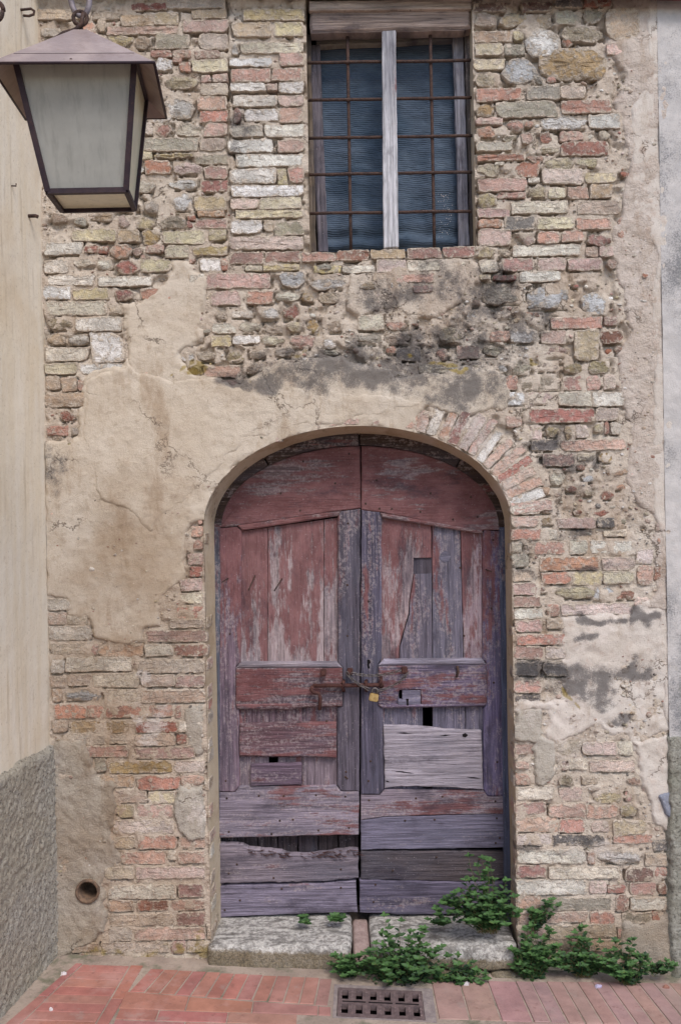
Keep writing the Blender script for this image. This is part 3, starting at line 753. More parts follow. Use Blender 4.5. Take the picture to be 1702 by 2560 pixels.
patch('plaster_patch', [(1560, 2300), (1600, 2310), (1690, 2270), (1700, 2440), (1560, 2445), (1545, 2360)], .016, M_PATCH, 61, 'mossy cement patch at the foot of the wall on the right')
# ------------------------------------------------------------------ reveals of the openings
def strip(name, A, B, mat, parent, seg=4, amp=.003, seed=1):
    """surface between two matching polylines of 3D points"""
    v, f = [], []
    n = len(A)
    for i in range(n):
        for j in range(seg + 1):
            t = j / seg
            p = Vector(A[i]).lerp(Vector(B[i]), t)
            d = amp * (float(vn(np.array(i * .6), np.array(j * .8), seed)) - .5) * 2
            v.append((p.x + d, p.y, p.z + d))
    for i in range(n - 1):
        for j in range(seg):
            a = i * (seg + 1) + j
            f.append((a, a + 1, a + seg + 2, a + seg + 1))
    me = mesh(name, v, f, True)
    A_ = np.array(v); stain_attr(me, A_[:, 0], A_[:, 2])
    return link(name, me, parent, mat)
DY = .225                                    # depth of the door face
icx, icz = W(898.5, 1318, DY); IA, IB = 361 * S * (D + DY) / D, 232 * S * (D + DY) / D
fr, bk = [], []
zb = -.1
for j in range(14): 
    z = zb + (az - zb) * j / 14
    fr.append((ax + DA, -.004, z)); bk.append((icx + IA, DY + .02, z))
for j in range(49):
    t = math.pi * j / 48
    fr.append((ax + DA * math.cos(t), -.004, az + DB * math.sin(t))); bk.append((icx + IA * math.cos(t), DY + .02, icz + IB * math.sin(t)))
for j in range(13, -1, -1):
    z = zb + (az - zb) * j / 14
    fr.append((ax - DA, -.004, z)); bk.append((icx - IA, DY + .02, z))
rv = strip('door_reveal', fr, bk, M_REVEAL, house, 5, .003, 4)
rj = random.Random(44)
for side in (-1, 1):
    z = .14
    while z < az - .02:
        h_ = rj.uniform(.042, .052)
        if rj.random() < (.62 if z < 1.15 else .3):
            w_ = rj.uniform(.07, .13); yc = w_ / 2 + rj.uniform(-.004, .01)
            t_ = (yc + .004) / (DY + .024)
            xf, xb = ax + side * DA, icx + side * IA
            v, f, rim = brick_mesh(yc, z, w_, h_, 0, False, .0045, .02, int(z * 1000) + 7 + side)
            me = mesh('jamb_brick', v, f, True); A_ = np.array(v)
            stain_attr(me, np.full(len(v), xf), A_[:, 2] + z)
            at = me.attributes.new('rim', 'FLOAT', 'POINT'); at.data.foreach_set('value', np.array(rim, np.float32) * .6 + .4)
            me.set_sharp_from_angle(angle=math.radians(35))
            o = link('jamb_brick', me, wall, M_BRICK, jcol(rj.choice('ptqptc'), rj))
            o.location = (xf + (xb - xf) * t_, yc, z)
            o.rotation_euler = (0, 0, -side * (math.pi / 2) - math.atan2(xb - xf, DY + .024))
        z += h_ + .013
wz0b = wz0 - .01
fr = [(wx0, 0, wz0b), (wx0, 0, wz1), (wx1, 0, wz1), (wx1, 0, wz0b)]
def dens(P, n=12):
    o = []
    for a, b in zip(P[:-1], P[1:]):
        for i in range(n): o.append(tuple(Vector(a).lerp(Vector(b), i / n)))
    o.append(P[-1]); return o
WD = .17
strip('window_reveal', dens(fr), dens([(x, WD + .03, z) for x, y, z in fr]), M_REVEAL, house, 4, .003, 9)
strip('window_ledge', dens([(wx0 - .01, -.005, wz0), (wx1 + .01, -.005, wz0)]), dens([(wx0 - .01, WD + .03, wz0), (wx1 + .01, WD + .03, wz0)]), M_MORTAR, house, 4, .002, 12)
def box_mesh(name, x0, x1, y0, y1, z0, z1, bev=0.0):
    bm = bmesh.new()
    bmesh.ops.create_cube(bm, size=1)
    for v in bm.verts:
        v.co = Vector(((x0 + x1) / 2 + v.co.x * (x1 - x0), (y0 + y1) / 2 + v.co.y * (y1 - y0), (z0 + z1) / 2 + v.co.z * (z1 - z0)))
    if bev: bmesh.ops.bevel(bm, geom=bm.edges[:], offset=bev, segments=2, affect='EDGES')
    return bm_mesh(name, bm)
# unlit rooms behind the door and the window (open towards the street)
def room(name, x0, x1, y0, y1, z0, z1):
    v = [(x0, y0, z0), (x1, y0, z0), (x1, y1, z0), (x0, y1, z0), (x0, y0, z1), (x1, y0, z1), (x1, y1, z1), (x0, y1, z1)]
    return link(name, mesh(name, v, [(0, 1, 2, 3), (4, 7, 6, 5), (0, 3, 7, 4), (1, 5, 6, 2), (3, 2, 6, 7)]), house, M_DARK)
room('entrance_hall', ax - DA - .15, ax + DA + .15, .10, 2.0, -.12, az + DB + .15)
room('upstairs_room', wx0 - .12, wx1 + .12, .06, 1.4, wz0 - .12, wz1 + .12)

# ------------------------------------------------------------------ slabs of wood cut to an outline
def inset(P, d):
    n = len(P); o = []
    for i in range(n):
        a, b, c = P[i - 1], P[i], P[(i + 1) % n]
        e1 = Vector((b[0] - a[0], b[1] - a[1])).normalized(); e2 = Vector((c[0] - b[0], c[1] - b[1])).normalized()
        n1 = Vector((-e1.y, e1.x)); n2 = Vector((-e2.y, e2.x))
        m = n1 + n2
        if m.length < 1e-5: m = n1
        m = m.normalized(); s = d / max(.35, m.dot(n1))
        o.append((b[0] + m.x * s, b[1] + m.y * s))
    return o
def slab(name, poly, yf, th, parent, mat, color, bev=.004, jit=.0012, step=.03, seed=0, bow=0.0):
    """poly: wall-plane (x, z) outline, counter-clockwise or not; yf: y of the front face"""
    ar = sum(poly[i - 1][0] * poly[i][1] - poly[i][0] * poly[i - 1][1] for i in range(len(poly)))
    if ar < 0: poly = poly[::-1]
    r = random.Random(seed * 7 + int(abs(poly[0][0] * 1000)) + int(abs(poly[0][1] * 777)))
    P = []
    n = len(poly)
    for i in range(n):
        a, b = poly[i], poly[(i + 1) % n]
        L = math.hypot(b[0] - a[0], b[1] - a[1]); m = max(1, int(L / step))
        for j in range(m):
            t = j / m
            jj = jit if j else jit * .4
            P.append((a[0] + (b[0] - a[0]) * t + r.uniform(-jj, jj), a[1] + (b[1] - a[1]) * t + r.uniform(-jj, jj)))
    cx = sum(p[0] for p in P) / len(P); cz = sum(p[1] for p in P) / len(P)
    P1 = inset(P, bev)
    v, f = [], []
    N_ = len(P)
    for (Q, y) in ((P, yf + th), (P, yf + bev), (P1, yf)):
        for (x, z) in Q: v.append((x - cx, y + (bow * (x - cx) ** 2 if bow else 0), z - cz))
    for k_ in range(2):
        for i in range(N_):
            j = (i + 1) % N_
            f.append((k_ * N_ + i, k_ * N_ + j, (k_ + 1) * N_ + j, (k_ + 1) * N_ + i))
    f.append(tuple(2 * N_ + i for i in range(N_)))
    f.append(tuple(N_ - 1 - i for i in range(N_)))
    o = link(name, mesh(name, v, f), parent, mat, color)
    o.location = (cx, 0, cz)
    return o
def wp(pts, Y): return [W(x, y, Y) for x, y in pts]
def I_(x, y): return (500 + x * .5102, 1060 + y * .5102)
def J_(x, y): return (500 + x * .5102, 1600 + y * .5102)
def wc(r, g, b, paint): 
    c = srgb(r, g, b); return (c[0], c[1], c[2], paint)
GREY = (132, 120, 130)

# door frame: wooden arch and posts behind the reveal
frame = empty('door_frame'); frame.parent = house
def arcpts(cx, cy, a, b, t0, t1, n): return [(cx + a * math.cos(math.radians(t0 + (t1 - t0) * i / n)), cy - b * math.sin(math.radians(t0 + (t1 - t0) * i / n))) for i in range(n + 1)]
FY = DY - .012
for i, (t0, t1) in enumerate(((0, 46), (46.6, 90), (90.5, 131), (131.6, 180))):
    o_ = arcpts(899, 1316, 366, 236, t0, t1, 14); i_ = arcpts(900, 1318, 347, 205, t1, t0, 14)
    slab('head_board', wp(o_ + i_, FY), FY, .05, frame, M_WH, wc(82, 66, 58, .25), .003, .001, .04, i)
slab('post', wp([(533, 1316), (550, 1316), (548, 2310), (530, 2310)], FY), FY, .05, frame, M_WV, wc(104, 106, 116, .0), .004, .001, .05, 8)
slab('post', wp([(1248, 1318), (1266, 1318), (1280, 2310), (1262, 2310)], FY), FY, .05, frame, M_WV, wc(98, 104, 126, .0), .004, .001, .05, 9)

left = empty('door_leaf'); left.parent = house; left['label'] = 'left door leaf with bolt and patched lower panel'
right = empty('door_leaf'); right.parent = house; right['label'] = 'right door leaf with keyhole and pale patch board'
# arcs of the leaf tops (photo pixels)
AL = arcpts(901, 1318, 353, 203, 180, 90.2, 22); AR = arcpts(902, 1318, 353, 203, 89.8, 0, 22)
Y1 = DY; Y2 = DY + .018; Y0 = DY - .014
slab('top_rail', wp(AL + [I_(786, 412), I_(695, 424), I_(180, 500), I_(96, 507)], Y1), Y1, .035, left, M_WH, wc(140, 118, 118, .82), .005, .0012, .03, 1)
slab('stile', wp([I_(92, 511), I_(180, 504), I_(205, 522), I_(198, 1170), I_(178, 1190), I_(178, 1385), J_(192, 345), J_(192, 718), J_(170, 746), J_(84, 746), I_(88, 1100)], Y1), Y1, .035, left, M_WV, wc(132, 112, 124, .55), .005, .0012, .03, 2)
slab('stile', wp([I_(690, 428), I_(785, 415), J_(780, 742), J_(690, 742), J_(672, 712), J_(672, 330), I_(697, 1385), I_(697, 1195), I_(675, 1168), I_(675, 445)], Y1), Y1, .035, left, M_WV, wc(104, 96, 106, .20), .005, .0012, .03, 3)
for i, (x0, x1, pa, c) in enumerate(((196, 331, .66, (186, 166, 166)), (333, 606, .58, (180, 160, 160)), (608, 684, .50, (166, 148, 150)))):
    slab('panel_plank', wp([I_(x0, 525 - (x0 - 200) * .14), I_(x1, 525 - (x1 - 200) * .14), I_(x1, 1180), I_(x0, 1180)], Y2), Y2, .02, left, M_WV, wc(*c, pa), .002, .0008, .04, 10 + i)
# moulded lip under the top rail and over the middle rail
slab('lip', wp([I_(182, 497), I_(694, 424), I_(672, 452), I_(205, 523)], Y0 + .006), Y0 + .006, .03, left, M_WH, wc(136, 106, 104, .8), .006, .0008, .04, 20)
slab('lip', wp([I_(200, 1166), I_(672, 1166), I_(698, 1196), I_(176, 1196)], Y0 + .004), Y0 + .004, .03, left, M_WH, wc(160, 148, 154, .1), .008, .0008, .04, 21)
slab('middle_rail', wp([I_(176, 1197), I_(698, 1197), I_(698, 1380), I_(176, 1386)], Y0 + .006), Y0 + .006, .04, left, M_WH, wc(112, 90, 94, .6), .004, .001, .03, 22)
slab('lip', wp([I_(176, 1374), I_(698, 1368), I_(694, 1384), I_(500, 1392), I_(440, 1400), I_(180, 1398)], Y0), Y0, .03, left, M_WH, wc(116, 88, 92, .5), .005, .001, .03, 23)
for i, (x0, x1) in enumerate(((188, 341), (343, 500), (502, 684))):
    slab('panel_plank', wp([J_(x0, 318), J_(x1, 318), J_(x1, 574 if i != 1 else 574), J_(x0, 574)], Y2), Y2, .02, left, M_WV, wc(118, 96, 104, .35), .002, .0008, .04, 30 + i)
for i, (x0, x1) in enumerate(((188, 337), (383, 500), (502, 684))):
    slab('panel_plank', wp([J_(x0, 574), J_(x1, 574), J_(x1, 735), J_(x0, 735)], Y2 + .001), Y2 + .001, .02, left, M_WV, wc(140, 124, 132, .30), .002, .0008, .04, 34 + i)
slab('patch_board', wp([J_(194, 414), J_(430, 405), J_(668, 406), J_(668, 578), J_(560, 572), J_(400, 572), J_(193, 566)], Y0), Y0, .03, left, M_WH, wc(120, 92, 98, .55), .004, .0014, .025, 38)
slab('patch_board', wp([J_(247, 612), J_(499, 602), J_(499, 707), J_(248, 716)], Y0 + .006), Y0 + .006, .024, left, M_WH, wc(116, 98, 112, .30), .003, .0012, .03, 39)
slab('bottom_rail', wp([J_(172, 747), J_(192, 719), J_(668, 713), J_(690, 743), J_(778, 743), J_(777, 955), J_(600, 958), J_(420, 962), J_(200, 968), J_(90, 970), J_(84, 748)], Y1), Y1, .035, left, M_WH, wc(148, 136, 148, .42), .004, .002, .03, 40)
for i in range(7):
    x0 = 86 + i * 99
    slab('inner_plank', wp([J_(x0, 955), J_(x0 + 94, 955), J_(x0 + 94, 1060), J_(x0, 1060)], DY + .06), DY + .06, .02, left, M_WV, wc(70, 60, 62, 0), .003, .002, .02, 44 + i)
slab('patch_board', wp([J_(85, 1000), J_(150, 998), J_(212, 1005), J_(240, 1022), J_(320, 1030), J_(400, 1036), J_(420, 1046), J_(500, 1054), J_(560, 1050), J_(640, 1040), J_(700, 1030), J_(776, 1028), J_(776, 1168), J_(640, 1182), J_(560, 1184), J_(86, 1196)], Y1), Y1, .035, left, M_WH, wc(138, 126, 134, .08), .005, .003, .02, 52)
slab('kick_board', wp([J_(88, 1206), J_(560, 1196), J_(764, 1181), J_(772, 1336), J_(400, 1346), J_(91, 1360)], Y1 + .002), Y1 + .002, .035, left, M_WH, wc(138, 128, 144, .0), .004, .002, .03, 53)

# right leaf
slab('top_rail', wp(AR + [I_(1478, 520), I_(1390, 520), I_(1376, 534), I_(882, 432), I_(790, 420)], Y1), Y1, .035, right, M_WH, wc(150, 130, 132, .72), .005, .0012, .03, 60)
slab('stile', wp([I_(791, 422), I_(880, 432), I_(890, 460), I_(890, 1150), I_(872, 1180), J_(872, 305), J_(898, 335), J_(902, 730), J_(880, 758), J_(788, 758), I_(788, 900)], Y1), Y1, .035, right, M_WV, wc(100, 94, 110, .22), .005, .0012, .03, 61)
slab('stile', wp([I_(1392, 520), I_(1477, 526), J_(1492, 500), J_(1496, 766), J_(1408, 766), J_(1388, 735), J_(1385, 335), I_(1404, 1370), I_(1400, 1170), I_(1384, 1155), I_(1384, 540)], Y1), Y1, .035, right, M_WV, wc(118, 108, 138, .42), .005, .0012, .03, 62)
slab('panel_plank', wp([I_(884, 440), I_(1131, 488), I_(1133, 655), I_(1046, 657), I_(1044, 732), I_(1024, 860), I_(1020, 930), I_(975, 1090), I_(972, 1180), I_(884, 1180)], Y2), Y2, .02, right, M_WV, wc(176, 152, 152, .66), .002, .0008, .04, 63)
slab('panel_plank', wp([I_(1047, 735), I_(1133, 733), I_(1138, 1180), I_(977, 1180), I_(980, 1090), I_(1024, 935), I_(1028, 862)], Y2 + .003), Y2 + .003, .02, right, M_WV, wc(116, 108, 120, .28), .002, .001, .03, 64)
slab('inner_plank', wp([I_(1030, 640), I_(1140, 640), I_(1140, 750), I_(1030, 750)], Y2 + .010), Y2 + .010, .01, right, M_WV, wc(92, 84, 92, .2), .001, .0008, .04, 65)
slab('panel_plank', wp([I_(1136, 490), I_(1273, 516), I_(1290, 1180), I_(1140, 1180)], Y2), Y2, .02, right, M_WV, wc(124, 118, 132, .30), .002, .0008, .04, 66)
slab('panel_plank', wp([I_(1276, 516), I_(1390, 538), I_(1390, 1180), I_(1293, 1180)], Y2), Y2, .02, right, M_WV, wc(168, 146, 154, .66), .002, .0008, .04, 67)
slab('lip', wp([I_(884, 434), I_(1378, 522), I_(1390, 538), I_(1356, 536), I_(890, 458)], Y0 + .006), Y0 + .006, .03, right, M_WH, wc(148, 122, 122, .6), .006, .0008, .04, 68)
slab('lip', wp([I_(900, 1154), I_(1382, 1150), I_(1402, 1180), I_(874, 1184)], Y0 + .004), Y0 + .004, .03, right, M_WH, wc(160, 152, 166, .1), .008, .0008, .04, 69)
slab('middle_rail', wp([I_(874, 1186), I_(1402, 1181), I_(1404, 1372), I_(1084, 1376), I_(1080, 1302), I_(975, 1304), I_(966, 1378), I_(872, 1374)], Y0 + .006), Y0 + .006, .04, right, M_WH, wc(118, 104, 126, .50), .004, .001, .03, 70)
slab('lock_block', wp([I_(969, 1306), I_(975, 1350), I_(990, 1350), I_(990, 1307), I_(1078, 1306), I_(1080, 1376), I_(969, 1378)], Y0 + .003), Y0 + .003, .03, right, M_WH, wc(128, 122, 140, .1), .002, .0006, .03, 71)
slab('lip', wp([I_(874, 1376), I_(1404, 1372), I_(1390, 1386), I_(890, 1392)], Y0), Y0, .03, right, M_WH, wc(112, 96, 116, .3), .005, .001, .03, 72)
for i, (x0, x1) in enumerate(((890, 1089), (1140, 1298), (1301, 1394))):
    slab('panel_plank', wp([J_(x0, 312), J_(x1, 312), J_(x1 + 2, 745), J_(x0, 745)], Y2), Y2, .02, right, M_WV, wc(118, 112, 128, .2), .002, .0008, .04, 73 + i)
slab('patch_board', wp([J_(898, 420), J_(1060, 424), J_(1200, 440), J_(1378, 446), J_(1386, 733), J_(1200, 722), J_(1060, 716), J_(960, 720), J_(905, 726)], Y0), Y0, .03, right, M_WH, wc(176, 166, 174, .0), .004, .0022, .022, 77)
slab('bottom_rail', wp([J_(788, 760), J_(882, 760), J_(904, 732), J_(1386, 737), J_(1408, 768), J_(1496, 768), J_(1496, 852), J_(1200, 856), J_(900, 866), J_(788, 882)], Y1), Y1, .035, right, M_WH, wc(150, 136, 146, .45), .003, .001, .03, 78)
slab('bottom_rail', wp([J_(787, 885), J_(900, 869), J_(1200, 859), J_(1497, 855), J_(1497, 1018), J_(1200, 1022), J_(787, 1028)], Y1 + .002), Y1 + .002, .035, right, M_WH, wc(126, 120, 138, .0), .003, .0016, .03, 79)
slab('patch_board', wp([J_(786, 1034), J_(1492, 1036), J_(1492, 1172), J_(1300, 1184), J_(786, 1174)], Y1 + .008), Y1 + .008, .035, right, M_WH, wc(96, 86, 88, .0), .005, .0024, .025, 80)
slab('kick_board', wp([J_(780, 1178), J_(1300, 1190), J_(1488, 1186), J_(1480, 1345), J_(1000, 1346), J_(783, 1336)], Y1), Y1, .035, right, M_WH, wc(112, 104, 122, .0), .004, .002, .03, 81)

# nail heads (one shared mesh) and long bent nails
bm = bmesh.new(); bmesh.ops.create_uvsphere(bm, u_segments=8, v_segments=5, radius=.0052)
for v in bm.verts: v.co.y *= .5
nail_me = bm_mesh('nail_head', bm, True); nail_me.materials.append(M_IRON)
HEADS = {0: [I_(x, y) for x, y in ((505,182),(395,340),(662,290),(730,145),(490,424),(275,495),(725,487),(722,790),(722,1040),(145,1030),(560,1245),(190,1205),(205,1375),(620,1370),(665,1372))] +
            [J_(x, y) for x, y in ((205,430),(650,425),(205,560),(650,560),(620,400),(262,632),(490,620),(262,690),(490,695),(715,650),(713,675),(720,682),(125,695),(130,780),(288,768),(410,768),(568,765),(712,772),(730,925),(580,938),(350,955),(140,945),(390,890),(455,885),
                                       (180,1105),(140,1150),(360,1172),(690,1130),(195,1282),(400,1225),(690,1220),(120,1330))],
         1: [I_(x, y) for x, y in ((865,275),(1130,340),(1328,358),(1080,430),(1240,468),(1360,455),(940,415),(812,390),(880,415),(825,870),(1437,568),(1428,905),(1440,1270),(1275,705),(1295,1040),(905,1200),(1220,1195),(1375,1195),(905,1350),(1230,1345),(1380,1340),(1045,1355))] +
            [J_(x, y) for x, y in ((920,440),(1080,458),(1180,455),(1362,500),(920,700),(1365,690),(1100,570),(835,598),(825,695),(1457,602),(828,790),(1058,780),(1188,772),(1448,795),(1455,878),(1150,885),(1005,890),(1470,975),(1450,1000),(1160,1070),(1370,1080),(945,1135),(860,1205),(1390,1160),(850,1290),(1280,1225))]}
for side, lst in HEADS.items():
    for (x, y) in lst:
        o = link('nail_head', nail_me, left if side == 0 else right)
        X, Z = W(x, y, Y0)
        o.location = (X, Y0 + .0115, Z)
        yn = Y1
        o.location.y = Y1 - .0005
def rod(name, pts, Y, r, parent, mat, n=8, dy=None):
    P = []
    for i, (x, y) in enumerate(pts):
        yy_ = Y + (dy[i] if dy else 0)
        X, Z = W(x, y, yy_); P.append((X, yy_, Z))
    return link(name, tube_mesh(name, P, r, n), parent, mat)
for (a, b) in ((I_(145, 752), I_(108, 775)), (I_(270, 742), I_(238, 815)), (I_(402, 758), I_(364, 818))):
    rod('bent_nail', [a, ((a[0] + b[0]) / 2, (a[1] + b[1]) / 2), b], DY, .0032, left, M_IRON, 6, [.015, -.03, -.05])
rod('bent_nail', [I_(1394, 710), I_(1426, 724)], DY, .0032, right, M_IRON, 6, [.01, -.04])
rod('hook', [I_(1260, 1185), I_(1264, 1215), I_(1255, 1240)], DY - .02, .006, right, M_IRON, 6)
# sliding bolt
HY = DY - .034
bolt = rod('sliding_bolt', [I_(552, 1282), I_(720, 1281), I_(900, 1278)], HY, .0095, left, M_RUST, 10)
rod('bolt_handle', [I_(552, 1284), I_(544, 1302), I_(556, 1316), I_(582, 1320), I_(590, 1345), I_(586, 1400)], HY - .006, .0085, bolt, M_RUST, 8)
for (x, y, pr) in ((704, 1282, left), (815, 1282, right), (888, 1266, right)):
    a = [I_(x, y - 24), I_(x - 3, y - 16), I_(x - 3, y + 16), I_(x, y + 24)]
    rod('staple', a, HY, .0085, pr, M_RUST, 6, [.03, -.012, -.012, .03])
for (x, y, pr) in ((605, 1218, left), (735, 1215, left), (1002, 1206, right)):
    X, Z = W(*I_(x, y), HY)
    link('square_stud', box_mesh('square_stud', X - .013, X + .013, HY - .012, HY + .04, Z - .013, Z + .013, .003), pr, M_RUST)
def dark_cut(name, pts, Y, parent):
    return slab(name, wp(pts, Y), Y, .004, parent, M_HOLE, (1, 1, 1, 0), .0006, .0004, .01, 3)
dark_cut('keyhole', [I_(818, 1155), I_(832, 1155), I_(836, 1170), I_(828, 1178), I_(832, 1198), I_(822, 1198), I_(818, 1178)], Y1 - .002, right)
dark_cut('keyhole', [I_(1008, 1346), I_(1022, 1346), I_(1020, 1362), I_(1022, 1380), I_(1012, 1380), I_(1012, 1362)], Y0 + .001, right)
dark_cut('knot_hole', [J_(1284, 462), J_(1300, 456), J_(1312, 466), J_(1300, 478), J_(1286, 474)], Y0 - .002, right)
for (x0, y0, x1, y1) in ((935, 640, 1050, 655), (1300, 672, 1380, 680), (905, 690, 930, 697), (1170, 470, 1230, 466), (960, 455, 1040, 458)):
    dark_cut('split', [J_(x0, y0), J_((x0 + x1) / 2, (y0 + y1) / 2 - 4), J_(x1, y1), J_((x0 + x1) / 2, (y0 + y1) / 2 + 3)], Y0 - .001, right)
kx, kz = W(*I_(1200, 650), Y2)
bm = bmesh.new(); bmesh.ops.create_cone(bm, cap_ends=True, segments=20, radius1=.024, radius2=.024, depth=.004, matrix=Matrix.Translation((kx, Y2 - .001, kz)) @ Matrix.Rotation(math.pi / 2, 4, 'X'))
link('knot', bm_mesh('knot', bm), right, M_WH, wc(126, 122, 138, 0))
# frayed splinters of the broken board
rs = random.Random(5)
sv, sf = [], []
for i in range(60):
    x = rs.uniform(230, 775); y = 1030 + 16 * math.sin((x - 230) / 545 * math.pi) + rs.uniform(-6, 22)
    a = W(*J_(x, y), Y1 - .004); an = rs.uniform(-.35, .35); L = rs.uniform(.01, .05)
    o_ = len(sv); w = rs.uniform(.0008, .002)
    dx, dz = math.cos(an) * L, math.sin(an) * L
    for (px_, pz_, py_) in ((a[0], a[1] - w, Y1 - .001), (a[0], a[1] + w, Y1 - .001), (a[0] + dx, a[1] + dz, Y1 - .01), (a[0] + dx * .5, a[1] + dz * .5, Y1 - .012)): sv.append((px_, py_, pz_))
    sf += [(o_, o_ + 2, o_ + 3), (o_ + 1, o_ + 3, o_ + 2), (o_, o_ + 3, o_ + 1), (o_, o_ + 1, o_ + 2)]
sp_ = link('splinters', mesh('splinters', sv, sf), left, M_RUST); sp_['kind'] = 'stuff'

# ------------------------------------------------------------------ chain and padlock
bm = bmesh.new()
lp = []
for j in range(14):
    t = 2 * math.pi * j / 14
    lp.append((.0105 * math.cos(t) + (.004 if math.cos(t) > 0 else -.004), 0, .0062 * math.sin(t)))
bm.free()
link_me = tube_mesh('chain_link', lp, .0019, 6, True); link_me.materials.append(M_STEEL)
chain = empty('chain')
tag(chain, 'thin steel chain looped across the two door leaves above the bolt', 'chain')
def strand(pts, Ys):
    P = []
    n = len(pts)
    for i, (x, y) in enumerate(pts):
        X, Z = W(x, y, Ys[i]); P.append(Vector((X, Ys[i], Z)))
    # resample
    seglen = .0185
    acc = [P[0]]; cur = P[0].copy(); i = 1
    while i < len(P):
        d = P[i] - cur
        if d.length < seglen: i += 1; continue
        cur = cur + d.normalized() * seglen; acc.append(cur.copy())
    for j in range(len(acc) - 1):
        t = (acc[j + 1] - acc[j]).normalized()
        o = link('chain_link', link_me, chain)
        q = t.to_track_quat('X', 'Z')
        roll = Matrix.Rotation(math.pi / 2 * (j % 2) + .35, 4, 'X')
        o.matrix_local = Matrix.Translation((acc[j] + acc[j + 1]) / 2) @ q.to_matrix().to_4x4() @ roll
CY = HY - .022
def bez(a, b, c, n=14): return [((1 - t) ** 2 * a[0] + 2 * t * (1 - t) * b[0] + t * t * c[0], (1 - t) ** 2 * a[1] + 2 * t * (1 - t) * b[1] + t * t * c[1]) for t in [i / n for i in range(n + 1)]]
strand(bez(I_(720, 1218), I_(735, 1262), I_(842, 1308)), [CY] * 15)
strand(bez(I_(848, 1312), I_(985, 1290), I_(1024, 1206)), [CY] * 15)
strand(bez(I_(745, 1222), I_(870, 1252), I_(998, 1200)), [CY + .004] * 15)
pad = empty('padlock')
tag(pad, 'small brass padlock hanging from the chain on the door', 'padlock')
px_, pz_ = W(*I_(851, 1340), CY - .012)
rot = Matrix.Rotation(.2, 4, 'Y')
bmx = box_mesh('body', -.0205, .0205, -.008, .008, -.018, .018, .004)
o = link('body', bmx, pad, M_BRASS)
sh = [(-.012, 0, .014), (-.0125, 0, .026)] + [(-.0125 * math.cos(t), 0, .030 + .0125 * math.sin(t)) for t in [math.pi * j / 8 for j in range(9)]] + [(.0125, 0, .026), (.012, 0, .014)]
link('shackle', tube_mesh('shackle', sh, .0036, 8), pad, M_STEEL)
pad.location = (px_, CY - .010, pz_); pad.rotation_euler = (0, .2, 0)

# ------------------------------------------------------------------ window
win = empty('window'); win.parent = house; win['label'] = 'barred window with grey wooden post and dark blue netting'
def B_(x, y): return (540 + x * 700 / 1568, y * 700 / 1568)
M_LINT = M_WH
BY = .05
lb = [W(*B_(528, 5), .0), W(*B_(1428, -8), .0), W(*B_(1424, 165), .03), W(*B_(1380, 176), .03), W(*B_(532, 192), .03), W(*B_(522, 130), .0)]
slab('lintel', lb, .012, .07, win, M_WH, wc(168, 148, 136, .0), .012, .0015, .04, 90)
slab('lintel_lip', [W(*B_(522, 2), -.01), W(*B_(1430, -12), -.01), W(*B_(1430, 44), -.01), W(*B_(522, 54), -.01)], -.006, .03, win, M_WH, wc(190, 172, 158, .0), .004, .0015, .03, 91)
slab('post', wp([B_(928, 110), B_(1005, 108), B_(1022, 1384), B_(938, 1388)], BY - .03), BY - .03, .03, win, M_WV, wc(208, 204, 206, .0), .004, .001, .05, 92)
for y in (348, 557, 770, 974, 1192):
    y2 = y - 14
    pts = [B_(512 + (1432 - 512) * t / 8, y + 4 + (y2 - y) * t / 8 + rs.uniform(-1.5, 1.5)) for t in range(9)]
    rod('bar', pts, BY, .0072, win, M_IRON, 8)
for (xa, xb) in ((735, 755), (1198, 1222)):
    rod('bar', [B_(xa + (xb - xa) * t / 6, 170 + (1400 - 170) * t / 6) for t in range(7)], BY + .010, .0072, win, M_IRON, 8)
bm = bmesh.new(); bmesh.ops.create_icosphere(bm, subdivisions=1, radius=.0125)
knot_me = bm_mesh('bar_knot', bm, True); knot_me.materials.append(M_IRON)
for (xa, xb) in ((735, 755), (1198, 1222)):
    for y in (348, 557, 770, 974, 1192):
        t = (y - 170) / 1230; x = xa + (xb - xa) * t
        X_, Z_ = W(*B_(x, y + 4 - 14 * (x - 512) / 920), BY)
        o = link('bar_knot', knot_me, win); o.location = (X_, BY + .004, Z_); o.scale = (1.1, .9, .8); o.rotation_euler = (0, rs.uniform(0, 3), 0)
FWY = .125
fw = empty('frame')
for pts, c, s_ in (([(515, 250), (582, 245), (628, 1412), (572, 1412)], (120, 112, 118), 1), ([(1326, 175), (1384, 175), (1420, 1380), (1362, 1382)], (172, 168, 176), 2)):
    slab('frame_stile', wp([B_(*p) for p in pts], FWY), FWY, .04, win, M_WV, wc(*c, .0), .005, .0015, .04, 93 + s_)
slab('frame_stile', wp([B_(506, 190), B_(530, 190), B_(562, 1412), B_(528, 1414)], .09), .09, .03, win, M_WV, wc(118, 104, 90, .0), .004, .002, .04, 98)
slab('frame_rail', wp([B_(555, 120), B_(1330, 110), B_(1330, 222), B_(560, 256)], FWY + .002), FWY + .002, .04, win, M_WH, wc(168, 156, 140, .0), .005, .0015, .04, 96)
slab('frame_stile', wp([B_(1392, 175), B_(1424, 170), B_(1452, 1380), B_(1428, 1384)], .09), .09, .03, win, M_WV, wc(96, 88, 84, .0), .004, .0015, .04, 97)
bpy.data.objects.remove(fw)
